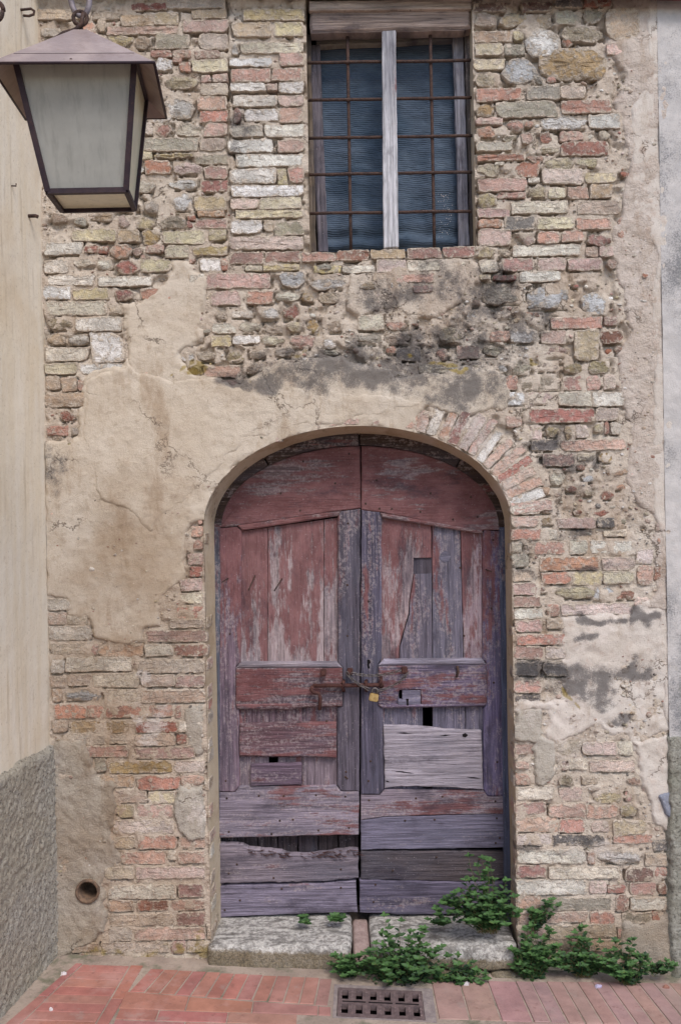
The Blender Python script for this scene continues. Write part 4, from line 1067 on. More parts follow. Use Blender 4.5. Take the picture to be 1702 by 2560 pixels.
# netting behind the bars, hanging in folds
nx_, nz_2 = 90, 130
V = []
c00 = W(*B_(560, 240), .165); c11 = W(*B_(1385, 1400), .165)
xs = np.linspace(c00[0], c11[0], nx_); zs = np.linspace(c11[1], c00[1], nz_2)
X, Z = np.meshgrid(xs, zs)
Y = .172 + .016 * np.sin(X * 34 + 2.2 * fbm(X, Z, 2.5, 2, 4)) * sst(c00[1], c11[1], Z) + .03 * (fbm(X, Z, 6, 4, 71, .6) - .5)
Y = Y + .020 * np.sin((Z - c11[1]) * 70 + 5 * fbm(X, Z, 3, 2, 8)) * sst(c11[1] + .16, c11[1], Z)
V = np.stack([X.ravel(), Y.ravel(), Z.ravel()], -1)
ix = np.arange(nx_ * nz_2).reshape(nz_2, nx_)
Q = np.stack([ix[:-1, :-1], ix[:-1, 1:], ix[1:, 1:], ix[1:, :-1]], -1).reshape(-1, 4)
k = N('blue_netting'); p = k.pos()
q = k.vmath('MULTIPLY', p, (1.2, 1, 1))
wv = k.n('TexWave', wave_type='BANDS', bands_direction='Z'); k.set(wv.inputs['Vector'], q); wv.inputs['Scale'].default_value = 34; wv.inputs['Distortion'].default_value = 3.2; wv.inputs['Detail'].default_value = 2; wv.inputs['Detail Scale'].default_value = .6
col = k.mix(k.ramp(wv.outputs['Fac'], .1, .9, .36, .6), srgb(56, 66, 80), srgb(88, 100, 114))
col = k.mix(k.ramp(k.noise(k.vmath('MULTIPLY', p, (2, 1, 5)), 4, 5, .65), .45, .65, 0, .45), col, srgb(96, 108, 122))
col = k.mix(k.ramp(k.noise(p, 4, 3, .5), .4, .65, 0, .6), col, srgb(44, 60, 76))
k.bump(k.math('ADD', k.math('MULTIPLY', wv.outputs['Fac'], .4), k.math('MULTIPLY', k.noise(k.vmath('MULTIPLY', p, (2.5, 1, 7)), 4, 4, .6), 4.0)), .6, .008)
M_NET = k.done(col, .85)
link('netting', np_mesh('netting', V, Q), win, M_NET)
fv, ff = [], []  # light through holes in the netting, built as white specks
for i in range(90):
    x = rs.gauss(1280, 26); y = rs.uniform(1080, 1370)
    if not 1228 < x < 1345: continue
    a = W(*B_(x, y), .15); q_ = rs.uniform(.0009, .0024); o_ = len(fv)
    for (dx, dy_, dz) in ((q_, 0, 0), (0, 0, q_), (-q_, 0, 0), (0, 0, -q_), (0, -q_, 0)): fv.append((a[0] + dx, .150 + dy_, a[1] + dz))
    ff += [(o_, o_ + 1, o_ + 4), (o_ + 1, o_ + 2, o_ + 4), (o_ + 2, o_ + 3, o_ + 4), (o_ + 3, o_, o_ + 4), (o_ + 3, o_ + 2, o_ + 1, o_)]
M_WHITE = mat_simple('white_light_specks_and_cap', srgb(226, 220, 218), srgb(206, 190, 190), 40, .5, 0, 0)
fl = link('light_specks', mesh('light_specks', fv, ff), win, M_WHITE); fl['kind'] = 'stuff'

# ------------------------------------------------------------------ roof edge just above the picture
ev = empty('eave'); ev.parent = house
M_EAVE = mat_simple('dark_red_eave', srgb(96, 48, 46), srgb(74, 40, 40), 20, .8, 0, .3)
v = []
for X in (-1.6, 4.0):
    z0 = 4.222 - .045 * X
    v += [(X, -.07, z0 + .0), (X, -.07, z0 + .10), (X, .4, z0 + .36), (X, .4, z0 + .24)]
link('fascia', mesh('fascia', v, [(0, 4, 5, 1), (1, 5, 6, 2), (2, 6, 7, 3), (3, 7, 4, 0), (0, 1, 2, 3), (7, 6, 5, 4)]), ev, M_EAVE)

# ------------------------------------------------------------------ drain pipe end in the wall
dx_, dz_ = W(222, 2225)
pv, pf = [], []
n = 22
prof = [(.052, .01), (.052, -.022), (.043, -.022), (.041, .05), (.038, .16)]
for (r_, y) in prof:
    for j in range(n):
        t = 2 * math.pi * j / n; pv.append((dx_ + r_ * math.cos(t), y, dz_ + r_ * math.sin(t)))
for a in range(len(prof) - 1):
    for j in range(n): pf.append((a * n + j, a * n + (j + 1) % n, (a + 1) * n + (j + 1) % n, (a + 1) * n + j))
pf.append(tuple((len(prof) - 1) * n + j for j in range(n)))
M_PIPE = mat_simple('clay_pipe', srgb(120, 96, 78), srgb(84, 70, 60), 40, .9, 0, .5)
link('drain_pipe', mesh('drain_pipe', pv, pf, True), house, M_PIPE)

# ------------------------------------------------------------------ neighbouring house on the left (its wall comes towards us)
nb = empty('neighbouring_house', (LX, -.5, 0)); tag(nb, 'cream plastered house wall with grey roughcast base at the left edge', 'building')
SPL = .12
def lw(Y): return LX + SPL * Y
def left_sheet(name, z0, z1, off, mat, seed, rel, cell_y=.02, y0=-3.2):
    y = np.arange(y0, .03, cell_y); z = np.arange(z0, z1 + cell_y, cell_y)
    if rel > .006: 
        y = np.concatenate([np.arange(y0, -1.0, .03), np.arange(-1.0, .03, .009)]); z = np.arange(z0, z1 + .009, .009)
    Yg, Zg = np.meshgrid(y, z)
    X = lw(Yg) + off + rel * (fbm(Yg, Zg, 60 if rel > .006 else 6, 4, seed, .6) - .5)
    if rel > .006:
        top = sst(z1, z1 - .03, Zg); X = X - off * 1.4 * (1 - top)
        Zg = Zg - .045 * (fbm(Yg, Zg * 0, 8, 4, 5) - .3) * sst(z1 - .08, z1 - .04, Zg)
    V = np.stack([X.ravel(), Yg.ravel(), Zg.ravel()], -1)
    n0, n1 = Yg.shape; ix = np.arange(n0 * n1).reshape(n0, n1)
    Q = np.stack([ix[:-1, :-1], ix[:-1, 1:], ix[1:, 1:], ix[1:, :-1]], -1).reshape(-1, 4)
    o = link(name, np_mesh(name, V, Q), nb, mat)
    o.location = (-LX, .5, 0)
    return o
def mat_smooth_wall(name, c1, c2, c3):
    k = N(name); p = k.pos()
    st = k.noise(k.vmath('MULTIPLY', p, (9, 9, 1.1)), 1.6, 5, .65)
    a = k.noise(p, 2.2, 5, .6); b = k.noise(p, 90, 4, .7)
    col = k.mix(k.ramp(st, .35, .65), c1, c2)
    col = k.mix(k.ramp(a, .45, .7, 0, .7), col, c3)
    col = k.mix(k.ramp(b, .42, .32, 0, .4), col, srgb(150, 130, 108))
    dr = k.noise(k.vmath('MULTIPLY', p, (26, 26, 1.6)), 1.3, 6, .7)
    col = k.mix(k.ramp(dr, .54, .70, 0, .45), col, srgb(160, 140, 116))
    col = k.mix(k.ramp(k.noise(p, 12, 5, .75), .60, .70, 0, .4), col, srgb(172, 152, 128))
    k.bump(k.math('ADD', k.noise(p, 16, 4, .6), k.math('MULTIPLY', b, .25)), .35, .01)
    return k.done(col, .93)
M_CREAM = mat_smooth_wall('cream_wall_plaster', srgb(210, 195, 172), srgb(216, 204, 186), srgb(202, 181, 152))
def mat_roughcast(name, c1, c2, c3):
    k = N(name); p = k.pos()
    b = k.noise(p, 75, 5, .8); a = k.noise(p, 3.5, 4, .6); f_ = k.noise(p, 60, 3, .6)
    col = k.mix(k.ramp(b, .38, .62), c1, c2)
    col = k.mix(k.ramp(a, .4, .65, 0, .6), col, c3)
    col = k.mix(k.ramp(b, .46, .36, 0, .75), col, srgb(92, 87, 82))
    k.bump(k.math('ADD', b, k.math('MULTIPLY', f_, .8)), 1.0, .020)
    return k.done(col, .97)
M_ROUGH = mat_roughcast('grey_roughcast', srgb(170, 162, 150), srgb(198, 190, 176), srgb(178, 166, 146))
left_sheet('wall', -.2, 4.6, 0, M_CREAM, 61, .006)
left_sheet('base_course', -.2, 1.0, .022, M_ROUGH, 62, .02)
# hooks, nails and the scroll of the lamp bracket on that wall
def onleft(px, py):
    a, b = un(px, py)
    # ray (a S t, -D + D t, ZC - b S t) meets X = LX + SPL*Y
    t = (LX - SPL * D) / (a * S - SPL * D)
    return Vector((a * S * t, -D + D * t, ZC - b * S * t))
def lrod(name, pts, r, mat=M_IRON, n=8):
    o = link(name, tube_mesh(name, pts, r, n), nb, mat); o.location = (-LX, .5, 0); return o
h0 = onleft(52, 26)
lrod('hook', [h0 + Vector((-.03, 0, .0)), h0 + Vector((.02, 0, .004)), h0 + Vector((.045, 0, .006)), h0 + Vector((.058, 0, -.004)), h0 + Vector((.055, 0, -.018)), h0 + Vector((.035, 0, -.024)), h0 + Vector((.012, 0, -.022))], .0055)
h1 = onleft(72, 540)
lrod('peg', [h1 + Vector((-.02, 0, 0)), h1 + Vector((.03, 0, 0)), h1 + Vector((.04, 0, -.004))], .008)
h2 = onleft(30, 464)
lrod('nail', [h2 + Vector((-.01, 0, 0)), h2 + Vector((.018, 0, -.002)), h2 + Vector((.018, 0, .008))], .003)
rc = Vector((*[0],)*1) if False else None

# ------------------------------------------------------------------ rendered house on the right
rb = empty('rendered_house', (RX + .6, 0, 0)); tag(rb, 'grey rendered house wall with dark mould streaks at the right edge', 'building')
def right_sheet(name, x0, x1, z0, z1, yoff, mat, seed, rel, c=.012, edge=False):
    x = np.concatenate([np.arange(x0, min(x1, x0 + .5), c), np.arange(x0 + .5, x1, .06)]) if x1 - x0 > .6 else np.arange(x0, x1, c)
    z = np.arange(z0, z1 + c, c)
    X, Z = np.meshgrid(x, z)
    Y = yoff - rel * (fbm(X, Z, 30, 4, seed, .6) - .5) - .01 * (fbm(X, Z, 3, 3, seed + 1) - .5)
    if edge:
        rg = .03 * (fbm(X, Z, 14, 3, seed + 7) - .5)
        Y = Y + .05 * sst(x0 + .022, x0, X + rg) + .05 * sst(z1 - .03, z1, Z + rg)
    V = np.stack([X.ravel(), Y.ravel(), Z.ravel()], -1)
    n0, n1 = X.shape; ix = np.arange(n0 * n1).reshape(n0, n1)
    Q = np.stack([ix[:-1, :-1], ix[:-1, 1:], ix[1:, 1:], ix[1:, :-1]], -1).reshape(-1, 4)
    o = link(name, np_mesh(name, V, Q), rb, mat); o.location = (-(RX + .6), 0, 0)
    return o
k = N('grey_wall_render'); p = k.pos()
a = k.noise(p, 2.4, 5, .65); b = k.noise(p, 160, 4, .75); c_ = k.noise(p, 14, 5, .65)
col = k.mix(k.ramp(c_, .35, .65), srgb(172, 166, 162), srgb(186, 179, 174))
mold = k.ramp(k.math('ADD', a, k.math('MULTIPLY', b, .55)), .73, .95, 0, .8)
col = k.mix(mold, col, srgb(92, 92, 94))
col = k.mix(k.ramp(k.noise(p, 3.1, 5, .7), .6, .7, 0, .45), col, srgb(128, 118, 84))
k.bump(k.math('ADD', c_, k.math('MULTIPLY', b, .5)), .5, .01)
M_GREYW = k.done(col, .95)
right_sheet('wall', RX - .004, 4.4, -.3, 4.4, -.010, M_GREYW, 81, .008)
M_ROUGH2 = mat_roughcast('damp_roughcast', srgb(150, 146, 134), srgb(178, 172, 160), srgb(136, 134, 116))
right_sheet('base_course', W(1658, 2000)[0], 4.4, -.3, W(1680, 1828)[1], -.030, M_ROUGH2, 82, .022, .008, True)
cb = patch('cement_smear', [(1645, 1990), (1668, 1972), (1706, 1960), (1712, 2062), (1680, 2062), (1655, 2040)], .022, mat_plaster('blue_grey_cement', srgb(120, 122, 134), srgb(136, 138, 148), srgb(110, 112, 122), 160, .6), 66)
# ------------------------------------------------------------------ ground, pavement
k = N('cement_bed'); p = k.pos()
b = k.noise(p, 70, 4, .7); a = k.noise(p, 5, 4, .6)
col = k.mix(k.ramp(a, .4, .6), srgb(146, 130, 118), srgb(164, 148, 134))
col = k.mix(k.ramp(k.noise(p, 8, 4, .6), .52, .68, 0, .7), col, srgb(92, 96, 74))
col = k.mix(k.ramp(b, .4, .3, 0, .6), col, srgb(70, 64, 58))
k.bump(b, .7, .01)
M_BED = k.done(col, .95)
def ground_sheet(name, x0, x1, y0, y1, z, mat, c=.03, rel=.006):
    x = np.arange(x0, x1 + c, c); y = np.arange(y0, y1 + c, c)
    X, Y = np.meshgrid(x, y)
    Z = GS * X + z + rel * (fbm(X, Y, 12, 3, 5) - .5)
    V = np.stack([X.ravel(), Y.ravel(), Z.ravel()], -1)
    n0, n1 = X.shape; ix = np.arange(n0 * n1).reshape(n0, n1)
    Q = np.stack([ix[:-1, :-1], ix[:-1, 1:], ix[1:, 1:], ix[1:, :-1]], -1).reshape(-1, 4)
    return link(name, np_mesh(name, V, Q), None, mat)
gr = link('ground', mesh('ground', [(-400, -800, -.35), (400, -800, -.35), (400, 400, -.35), (-400, 400, -.35)], [(0, 1, 2, 3)]), None, M_BED)
gr['kind'] = 'structure'
pav = ground_sheet('pavement', -1.9, 2.4, -3.4, .05, .0030, M_BED, .025, .002); pav['kind'] = 'structure'
k = N('terracotta_tile'); inf = k.info(); p = k.pos()
a = k.noise(p, 9, 5, .65); b = k.noise(p, 130, 4, .7)
hs = k.n('HueSaturation'); k.set(hs.inputs['Color'], inf.outputs['Color']); k.set(hs.inputs['Value'], k.ramp(a, .3, .7, .82, 1.15))
col = k.mix(k.ramp(k.noise(p, 5, 5, .7), .48, .68, 0, .45), hs.outputs[0], srgb(176, 140, 132))
col = k.mix(k.ramp(k.noise(p, 26, 5, .75), .56, .68, 0, .5), col, srgb(116, 84, 76))
col = k.mix(k.ramp(k.noise(p, 12, 5, .7), .56, .7, 0, .4), col, srgb(150, 136, 128))
col = k.mix(k.ramp(b, .66, .74, 0, .35), col, srgb(214, 190, 178))
k.bump(k.math('ADD', b, k.math('MULTIPLY', a, .8)), .35, .005)
M_TILE = k.done(col, .8)
rt = random.Random(3)
tile_meshes = {}
def tile(poly, dz=0.0):
    """poly: ground (x, y) corners, counter-clockwise from above"""
    ar = sum(poly[i - 1][0] * poly[i][1] - poly[i][0] * poly[i - 1][1] for i in range(len(poly)))
    if ar < 0: poly = poly[::-1]
    n = len(poly)
    cx = sum(p[0] for p in poly) / n; cy = sum(p[1] for p in poly) / n
    Pi = inset(poly, .0022)
    v, f = [], []
    t = rt.uniform(-.0012, .0012) + dz
    tx, ty = rt.uniform(-.004, .004), rt.uniform(-.004, .004)
    for (Q, z) in ((poly, -.03), (poly, .003), (Pi, .006)):
        for (x, y) in Q: v.append((x - cx, y - cy, z + t + GS * (x - cx) + (x - cx) * tx + (y - cy) * ty))
    for k_ in range(2):
        for i in range(n):
            j = (i + 1) % n
            f.append((k_ * n + i, k_ * n + j, (k_ + 1) * n + j, (k_ + 1) * n + i))
    f.append(tuple(2 * n + i for i in range(n)))
    c = rt.choice(((158, 106, 94), (162, 110, 98), (154, 102, 92), (160, 112, 102)))
    u_ = max(0, min(1, (cx + .6) / 1.2)); c = [a_ + (b_ - a_) * u_ + rt.uniform(-4, 4) for a_, b_ in zip(c, (150, 122, 114))]  # greyer to the right: skylight tint put into the tile colour
    o = link('tile', mesh('tile', v, f), pav, M_TILE, srgb(*c))
    o.location = (cx, cy, gz(cx))
    return o
def lerp2(a, b, t): return (a[0] + (b[0] - a[0]) * t, a[1] + (b[1] - a[1]) * t)
def M_(x, y): return G(x * 850 / 1568, 2060 + y * 850 / 1568)
def N_(x, y): return G(800 + x * 902 / 1568, 2060 + y * 902 / 1568)
def ext(a, b, L):                                     # point from a through b, extended to street distance
    d = (b[0] - a[0], b[1] - a[1]); l = math.hypot(*d); return (a[0] + d[0] / l * L, a[1] + d[1] / l * L)
# guide lines running out from the wall on the left
g0 = (M_(372, 632), M_(38, 918)); g1 = (M_(400, 634), M_(105, 918)); g2 = (M_(612, 640), M_(448, 918)); g3 = (M_(668, 652), M_(512, 918))
LONG = 2.4
def along(g, y):                                      # point on a guide line at distance y in front of the wall
    a, b = g; t = (y - a[1]) / (b[1] - a[1]); return lerp2(a, b, t)
gap = .003
def gpt(g, y, off): 
    q = along(g, y); return (q[0] + off, q[1])
y = -.085
while y > -2.6:                                       # field of long tiles between guides, border strips either side
    w = .062
    tile([gpt(g1, y, gap), gpt(g2, y, -gap), gpt(g2, y - w + .0025, -gap), gpt(g1, y - w + .0025, gap)])
    y -= w
y = -.08
while y > -2.6:
    w = .27
    tile([gpt(g0, y, 0), gpt(g1, y, -gap), gpt(g1, y - w + .005, -gap), gpt(g0, y - w + .005, 0)])
    tile([gpt(g2, y, gap), gpt(g3, y, -gap), gpt(g3, y - w + .005, -gap), gpt(g2, y - w + .005, gap)])
    y -= w
# soldier course against the wall, left of the drain
gl = M_(1515, 700)[0]
xs_ = along(g3, -.2)[0] + .045
ytop, ybot = -.105, -.29
grL, grR = G(838, 2500)[0], G(1082, 2500)[0]
x = xs_
sl_ = .12
w = .060
while x < grL - .03:
    f_ = (x - xs_) / (grL - xs_); lean = -.035 * (1 - f_) - .012
    yt = ytop - .035 * f_; yb = ybot - .06 * f_
    tile([(x, yt), (min(x + w, grL - .012) - .004, yt), (min(x + w, grL - .012) - .004 + lean, yb), (x + lean, yb)])
    x += w
# running bond beyond it, out into the street
row = 0; y = -.42
while y > -2.6:
    w = .075; L = .27
    x = along(g3, y)[0] + .012 + (row % 2) * .12 - .12
    while x < 1.75:
        x0 = max(x, along(g3, y - w)[0] + .012); x1 = x + L - .004
        if x1 - x0 > .03 and not (y > -.47 and x0 < grR + .02 and x1 > grL - .02):
            tile([(x0, y - .002), (x1, y - .002), (x1, y - w + .003), (x0, y - w + .003)])
        x += L
    y -= w; row += 1
x = xs_ - .06                                          # a filler course under the soldiers, diagonal on its left end
while x < grL - .03:
    x1 = min(x + .26, grL - .014)
    if x1 - x > .04: tile([(x, ybot - .01 - .06 * (x - xs_) / (grL - xs_)), (x1 - .004, ybot - .01 - .06 * (x1 - xs_) / (grL - xs_)), (x1 - .004, -.417), (x, -.417)])
    x += .26
# soldier course right of the drain
x = grR + .008
i = 0
while x < 1.75:
    w = .066 if x > .62 else (.12 if i < 4 else .07)
    f_ = (x - grR) / 1.1; lean = .002 + .035 * f_
    tile([(x, -.125 + .05 * min(1, f_)), (x + w - .003, -.125 + .05 * min(1, f_)), (x + w - .004 + lean, -.416), (x + lean, -.416)])
    x += w; i += 1

# ------------------------------------------------------------------ iron drain grate
gt = empty('drain_grate'); tag(gt, 'cast iron drain grate with two rows of square holes set in the pavement', 'grate')
g00 = G(858, 2462); g10 = G(1062, 2478); 
gx0, gx1, gy0, gy1 = grL + .010, grR - .045, -.215, -.425
gt.location = ((gx0 + gx1) / 2, (gy0 + gy1) / 2, gz((gx0 + gx1) / 2))
ga = math.radians(-1.5)
gt.rotation_euler = (0, math.atan(-GS), ga)
hw, hd = (gx1 - gx0) / 2, (gy0 - gy1) / 2
M_GRATE = mat_simple('worn_cast_iron', srgb(120, 102, 100), srgb(96, 82, 82), 40, .6, .3, .6, .004, None, srgb(140, 122, 116))
nxh, nyh = 6, 2
xsr = [-hw]; 
cw = 2 * hw / nxh
for i in range(nxh): xsr += [-hw + cw * i + cw * .27, -hw + cw * i + cw * .73]
xsr.append(hw)
ysr = [-hd, -hd + hd * .18, -hd + hd * .82, hd - hd * .82, hd - hd * .18, hd]
bm = bmesh.new()
top, bot = {}, {}
for i, x in enumerate(xsr):
    for j, y in enumerate(ysr): top[i, j] = bm.verts.new((x, y, .008)); bot[i, j] = bm.verts.new((x, y, -.014))
hole = lambda i, j: i % 2 == 1 and j % 2 == 1 and 0 < i < len(xsr) - 1
for i in range(len(xsr) - 1):
    for j in range(len(ysr) - 1):
        if hole(i, j):
            for (p0, p1) in (((i, j), (i + 1, j)), ((i + 1, j), (i + 1, j + 1)), ((i + 1, j + 1), (i, j + 1)), ((i, j + 1), (i, j))):
                bm.faces.new((top[p0], top[p1], bot[p1], bot[p0]))
        else:
            bm.faces.new((top[i, j], top[i + 1, j], top[i + 1, j + 1], top[i, j + 1]))
n_, m_ = len(xsr) - 1, len(ysr) - 1
for i in range(n_):
    bm.faces.new((bot[i, 0], bot[i + 1, 0], top[i + 1, 0], top[i, 0])); bm.faces.new((top[i, m_], top[i + 1, m_], bot[i + 1, m_], bot[i, m_]))
for j in range(m_):
    bm.faces.new((top[0, j], top[0, j + 1], bot[0, j + 1], bot[0, j])); bm.faces.new((bot[n_, j], bot[n_, j + 1], top[n_, j + 1], top[n_, j]))
link('grid', bm_mesh('grid', bm), gt, M_GRATE)
# raised studs and slots on the plate
rv_, rf_ = [], []
for i in range(nxh + 1):
    for y in (-hd * .5, hd * .5):
        for k2 in (-.024, 0, .024):
            x = -hw + cw * i; x = max(-hw + .012, min(hw - .012, x))
            o_ = len(rv_)
            for (dx, dy) in ((-.004, -.004), (.004, -.004), (.004, .004), (-.004, .004)): rv_.append((x + dx, y + k2 + dy, .0075))
            rv_.append((x, y + k2, .0115))
            rf_ += [(o_ + a_, o_ + (a_ + 1) % 4, o_ + 4) for a_ in range(4)]
st_ = link('studs', mesh('studs', rv_, rf_), gt, M_GRATE); st_['kind'] = 'stuff'
for (a_, b_) in ((-.9, -.35), (-.28, .28), (.35, .9)):
    link('slot', box_mesh('slot', hw * a_, hw * b_, -.004, .004, .0060, .0088), gt, M_HOLE)
M_CEM = mat_simple('cement_surround', srgb(126, 114, 112), srgb(146, 134, 128), 30, .9, 0, .6, .006)
fo = .028
bm = bmesh.new()
def ringrect(bm, o, i, z0, z1):
    a = [bm.verts.new((x, y, z1)) for x, y in ((-o[0], -o[1]), (o[2], -o[1]), (o[2], o[3]), (-o[0], o[3]))]
    b = [bm.verts.new((x, y, z1)) for x, y in ((-i[0], -i[1]), (i[0], -i[1]), (i[0], i[1]), (-i[0], i[1]))]
    c = [bm.verts.new((v.co.x, v.co.y, z0)) for v in b]; d = [bm.verts.new((v.co.x, v.co.y, z0)) for v in a]
    for q in range(4):
        w_ = (q + 1) % 4
        bm.faces.new((a[q], a[w_], b[w_], b[q])); bm.faces.new((b[q], b[w_], c[w_], c[q])); bm.faces.new((d[q], d[w_], a[w_], a[q]))
ringrect(bm, (hw + .018, hd + .012, hw + .046, hd + .03), (hw + .002, hd + .002), -.06, .005)
link('surround', bm_mesh('surround', bm), gt, M_CEM)
bm = bmesh.new()
link('pit', mesh('pit', [(-hw, -hd, -.012), (hw, -hd, -.012), (hw, hd, -.012), (-hw, hd, -.012), (-hw, -hd, -.3), (hw, -hd, -.3), (hw, hd, -.3), (-hw, hd, -.3)], [(0, 1, 5, 4), (1, 2, 6, 5), (2, 3, 7, 6), (3, 0, 4, 7), (4, 5, 6, 7)]), gt, M_HOLE)
bm.free()
# open the pavement bed over the pit
bm = bmesh.new(); bm.from_mesh(pav.data)
kill = [f for f in bm.faces if gx0 - .012 < f.calc_center_median().x < gx1 + .012 and gy1 - .006 < f.calc_center_median().y < gy0 + .006]
bmesh.ops.delete(bm, geom=kill, context='FACES'); bm.to_mesh(pav.data); bm.free()

# ------------------------------------------------------------------ worn doorstep
step = empty('doorstep', (ax, 0, 0)); tag(step, 'worn pale stone doorstep in two long blocks under the arched door', 'doorstep')
def rock(name, x0, x1, y0, y1, z0, z1, seed, mat, rnd=.04, amp=.016, parent=step, cuts=(26, 10, 7), color=None):
    bm = bmesh.new(); bmesh.ops.create_cube(bm, size=2)
    L = (x1 - x0, y1 - y0, z1 - z0)
    # subdivide along each axis
    for ax_, c in enumerate(cuts):
        ed = [e for e in bm.edges if abs((e.verts[0].co - e.verts[1].co)[ax_]) > 1.9]
        bmesh.ops.subdivide_edges(bm, edges=ed, cuts=c, use_grid_fill=True)
    c = Vector(((x0 + x1) / 2, (y0 + y1) / 2, (z0 + z1) / 2)); h = Vector(L) / 2
    rr = min(rnd, min(h) * .95)
    P = np.array([v.co for v in bm.verts])
    Q = P * np.array(h)
    core = np.clip(Q, -(np.array(h) - rr), np.array(h) - rr)
    d = Q - core; n = np.linalg.norm(d, axis=1); n[n == 0] = 1
    # cube edge rounding
    dd = d / n[:, None] * np.minimum(n, rr)[:, None]
    Q = core + dd
    nm = dd / (np.linalg.norm(dd, axis=1)[:, None] + 1e-9)
    a = (fbm(Q[:, 0] + seed, Q[:, 2] * 1.7 + Q[:, 1], 14, 4, seed, .6) - .5) * 2 * amp + (fbm(Q[:, 0] + seed, Q[:, 2] + Q[:, 1] * 1.3, 50, 3, seed + 3, .6) - .5) * amp * .9
    front = np.clip(.35 - nm[:, 2], .3, 1.2)
    Q = Q + nm * (a * front)[:, None]
    for v, q in zip(bm.verts, Q): v.co = Vector(q)
    me = bm_mesh(name, bm, True)
    o = link(name, me, parent, mat, color)
    o.location = c - (parent.location if parent else Vector((0, 0, 0)))
    return o
k = N('step_limestone'); p = k.pos()
a = k.noise(p, 48, 6, .8); b = k.noise(p, 130, 5, .8); c_ = k.noise(k.vmath('MULTIPLY', p, (1, 2.5, 1)), 9, 5, .7)
col = k.mix(k.ramp(a, .36, .60), srgb(132, 126, 120), srgb(212, 206, 198))
col = k.mix(k.ramp(b, .40, .32, 0, .8), col, srgb(84, 80, 82))
col = k.mix(k.ramp(c_, .46, .62, 0, .75), col, srgb(102, 97, 92))
nrm = k.n('NewGeometry').outputs['Normal']; sx = k.n('SeparateXYZ'); k.t.links.new(k.n('NewGeometry').outputs['Position'], sx.inputs[0])
# rough unworn underside of the block keeps a brown weathering crust (height band with a ragged edge)
hgt = k.math('ADD', sx.outputs[2], k.math('ADD', k.math('MULTIPLY', a, .035), k.math('MULTIPLY', sx.outputs[0], .05)))
col = k.mix(k.ramp(hgt, .098, .078, 0, .85), col, k.mix(k.ramp(b, .4, .6), srgb(92, 82, 66), srgb(140, 124, 98)))
k.bump(k.math('ADD', a, k.math('MULTIPLY', b, .6)), .9, .012)
M_STEP = k.done(col, .93)
sx0 = W(516, 2340, -.05)[0]; sxm = W(880, 2340, -.05)[0]; sxn = W(926, 2340, -.05)[0]; sx1 = W(1292, 2340, -.05)[0]
rock('step_stone', sx0, sxm, -.055, .30, -.06, .108, 3, M_STEP, .022, .022)
rock('step_stone', sxn, sx1, -.060, .30, -.005, .100, 17, M_STEP, .020, .018)
M_PINKST = mat_simple('pink_filler_stone', srgb(150, 128, 122), srgb(172, 150, 142), 30, .95, 0, .8, .01)
rock('filler_stone', sxm + .002, sxn - .002, -.045, .28, -.06, .085, 29, M_PINKST, .02, .012, cuts=(6, 8, 6))
rock('foot_stone', W(1165, 2430, -.06)[0], W(1222, 2430, -.06)[0], -.085, .1, -.08, -.012, 31, M_STEP, .02, .012, cuts=(8, 6, 5))
rock('foot_stone', W(1226, 2430, -.06)[0], W(1290, 2430, -.06)[0], -.08, .1, -.08, -.015, 33, M_STEP, .02, .012, cuts=(8, 6, 5))
rock('foot_stone', W(930, 2430, -.06)[0], W(1160, 2430, -.06)[0], -.07, .1, -.08, -.008, 35, M_STEP, .02, .014, cuts=(14, 6, 5))
# earth packed under the door behind the step
link('door_sill', box_mesh('door_sill', ax - DA - .02, ax + DA + .02, .16, .5, -.1, .045), house, M_BED)

# ------------------------------------------------------------------ street lantern
ln = empty('street_lantern')
tag(ln, 'large four-sided iron street lantern with frosted glass hanging at upper left', 'lantern')
dl = 2.40
YL = -D + dl
wid = 403 * S * dl / D
fl_ = Vector((W(-20, 165, YL)[0], YL, W(-20, 165, YL)[1])); frr = Vector((W(383, 145, YL)[0], YL, W(383, 145, YL)[1]))
v_ax = Vector((-.113, 1.0, .081)).normalized()
u_ax = (frr - fl_).normalized(); u_ax = (u_ax - v_ax * u_ax.dot(v_ax)).normalized()
w_ax = u_ax.cross(v_ax).normalized()
org = (fl_ + frr) / 2 + v_ax * wid / 2          # centre of the eave square
ln.matrix_world = Matrix.Translation(org) @ Matrix((u_ax, v_ax, w_ax)).transposed().to_4x4()
R = wid / 2
k = N('painted_lantern_iron'); p = k.objc()
a = k.noise(p, 14, 5, .65); b = k.noise(p, 90, 4, .7)
col = k.mix(k.ramp(a, .4, .65), srgb(46, 36, 42), srgb(60, 46, 48))
col = k.mix(k.ramp(b, .58, .7, 0, .5), col, srgb(84, 58, 50))
k.bump(b, .4, .003)
M_LAN = k.done(col, .55)
k = N('lantern_roof_tin'); p = k.objc()
a = k.noise(p, 9, 5, .65); b = k.noise(p, 70, 4, .7)
col = k.mix(k.ramp(a, .4, .65), srgb(134, 118, 113), srgb(152, 135, 128))
col = k.mix(k.ramp(b, .6, .7, 0, .5), col, srgb(128, 94, 80))
col = k.mix(k.ramp(k.noise(k.vmath('MULTIPLY', p, (10, 10, 2)), 1.5, 5, .7), .5, .7, 0, .6), col, srgb(116, 98, 92))
k.bump(b, .3, .004)
k.b.inputs['Specular IOR Level'].default_value = .4
M_LROOF = k.done(col, .5)
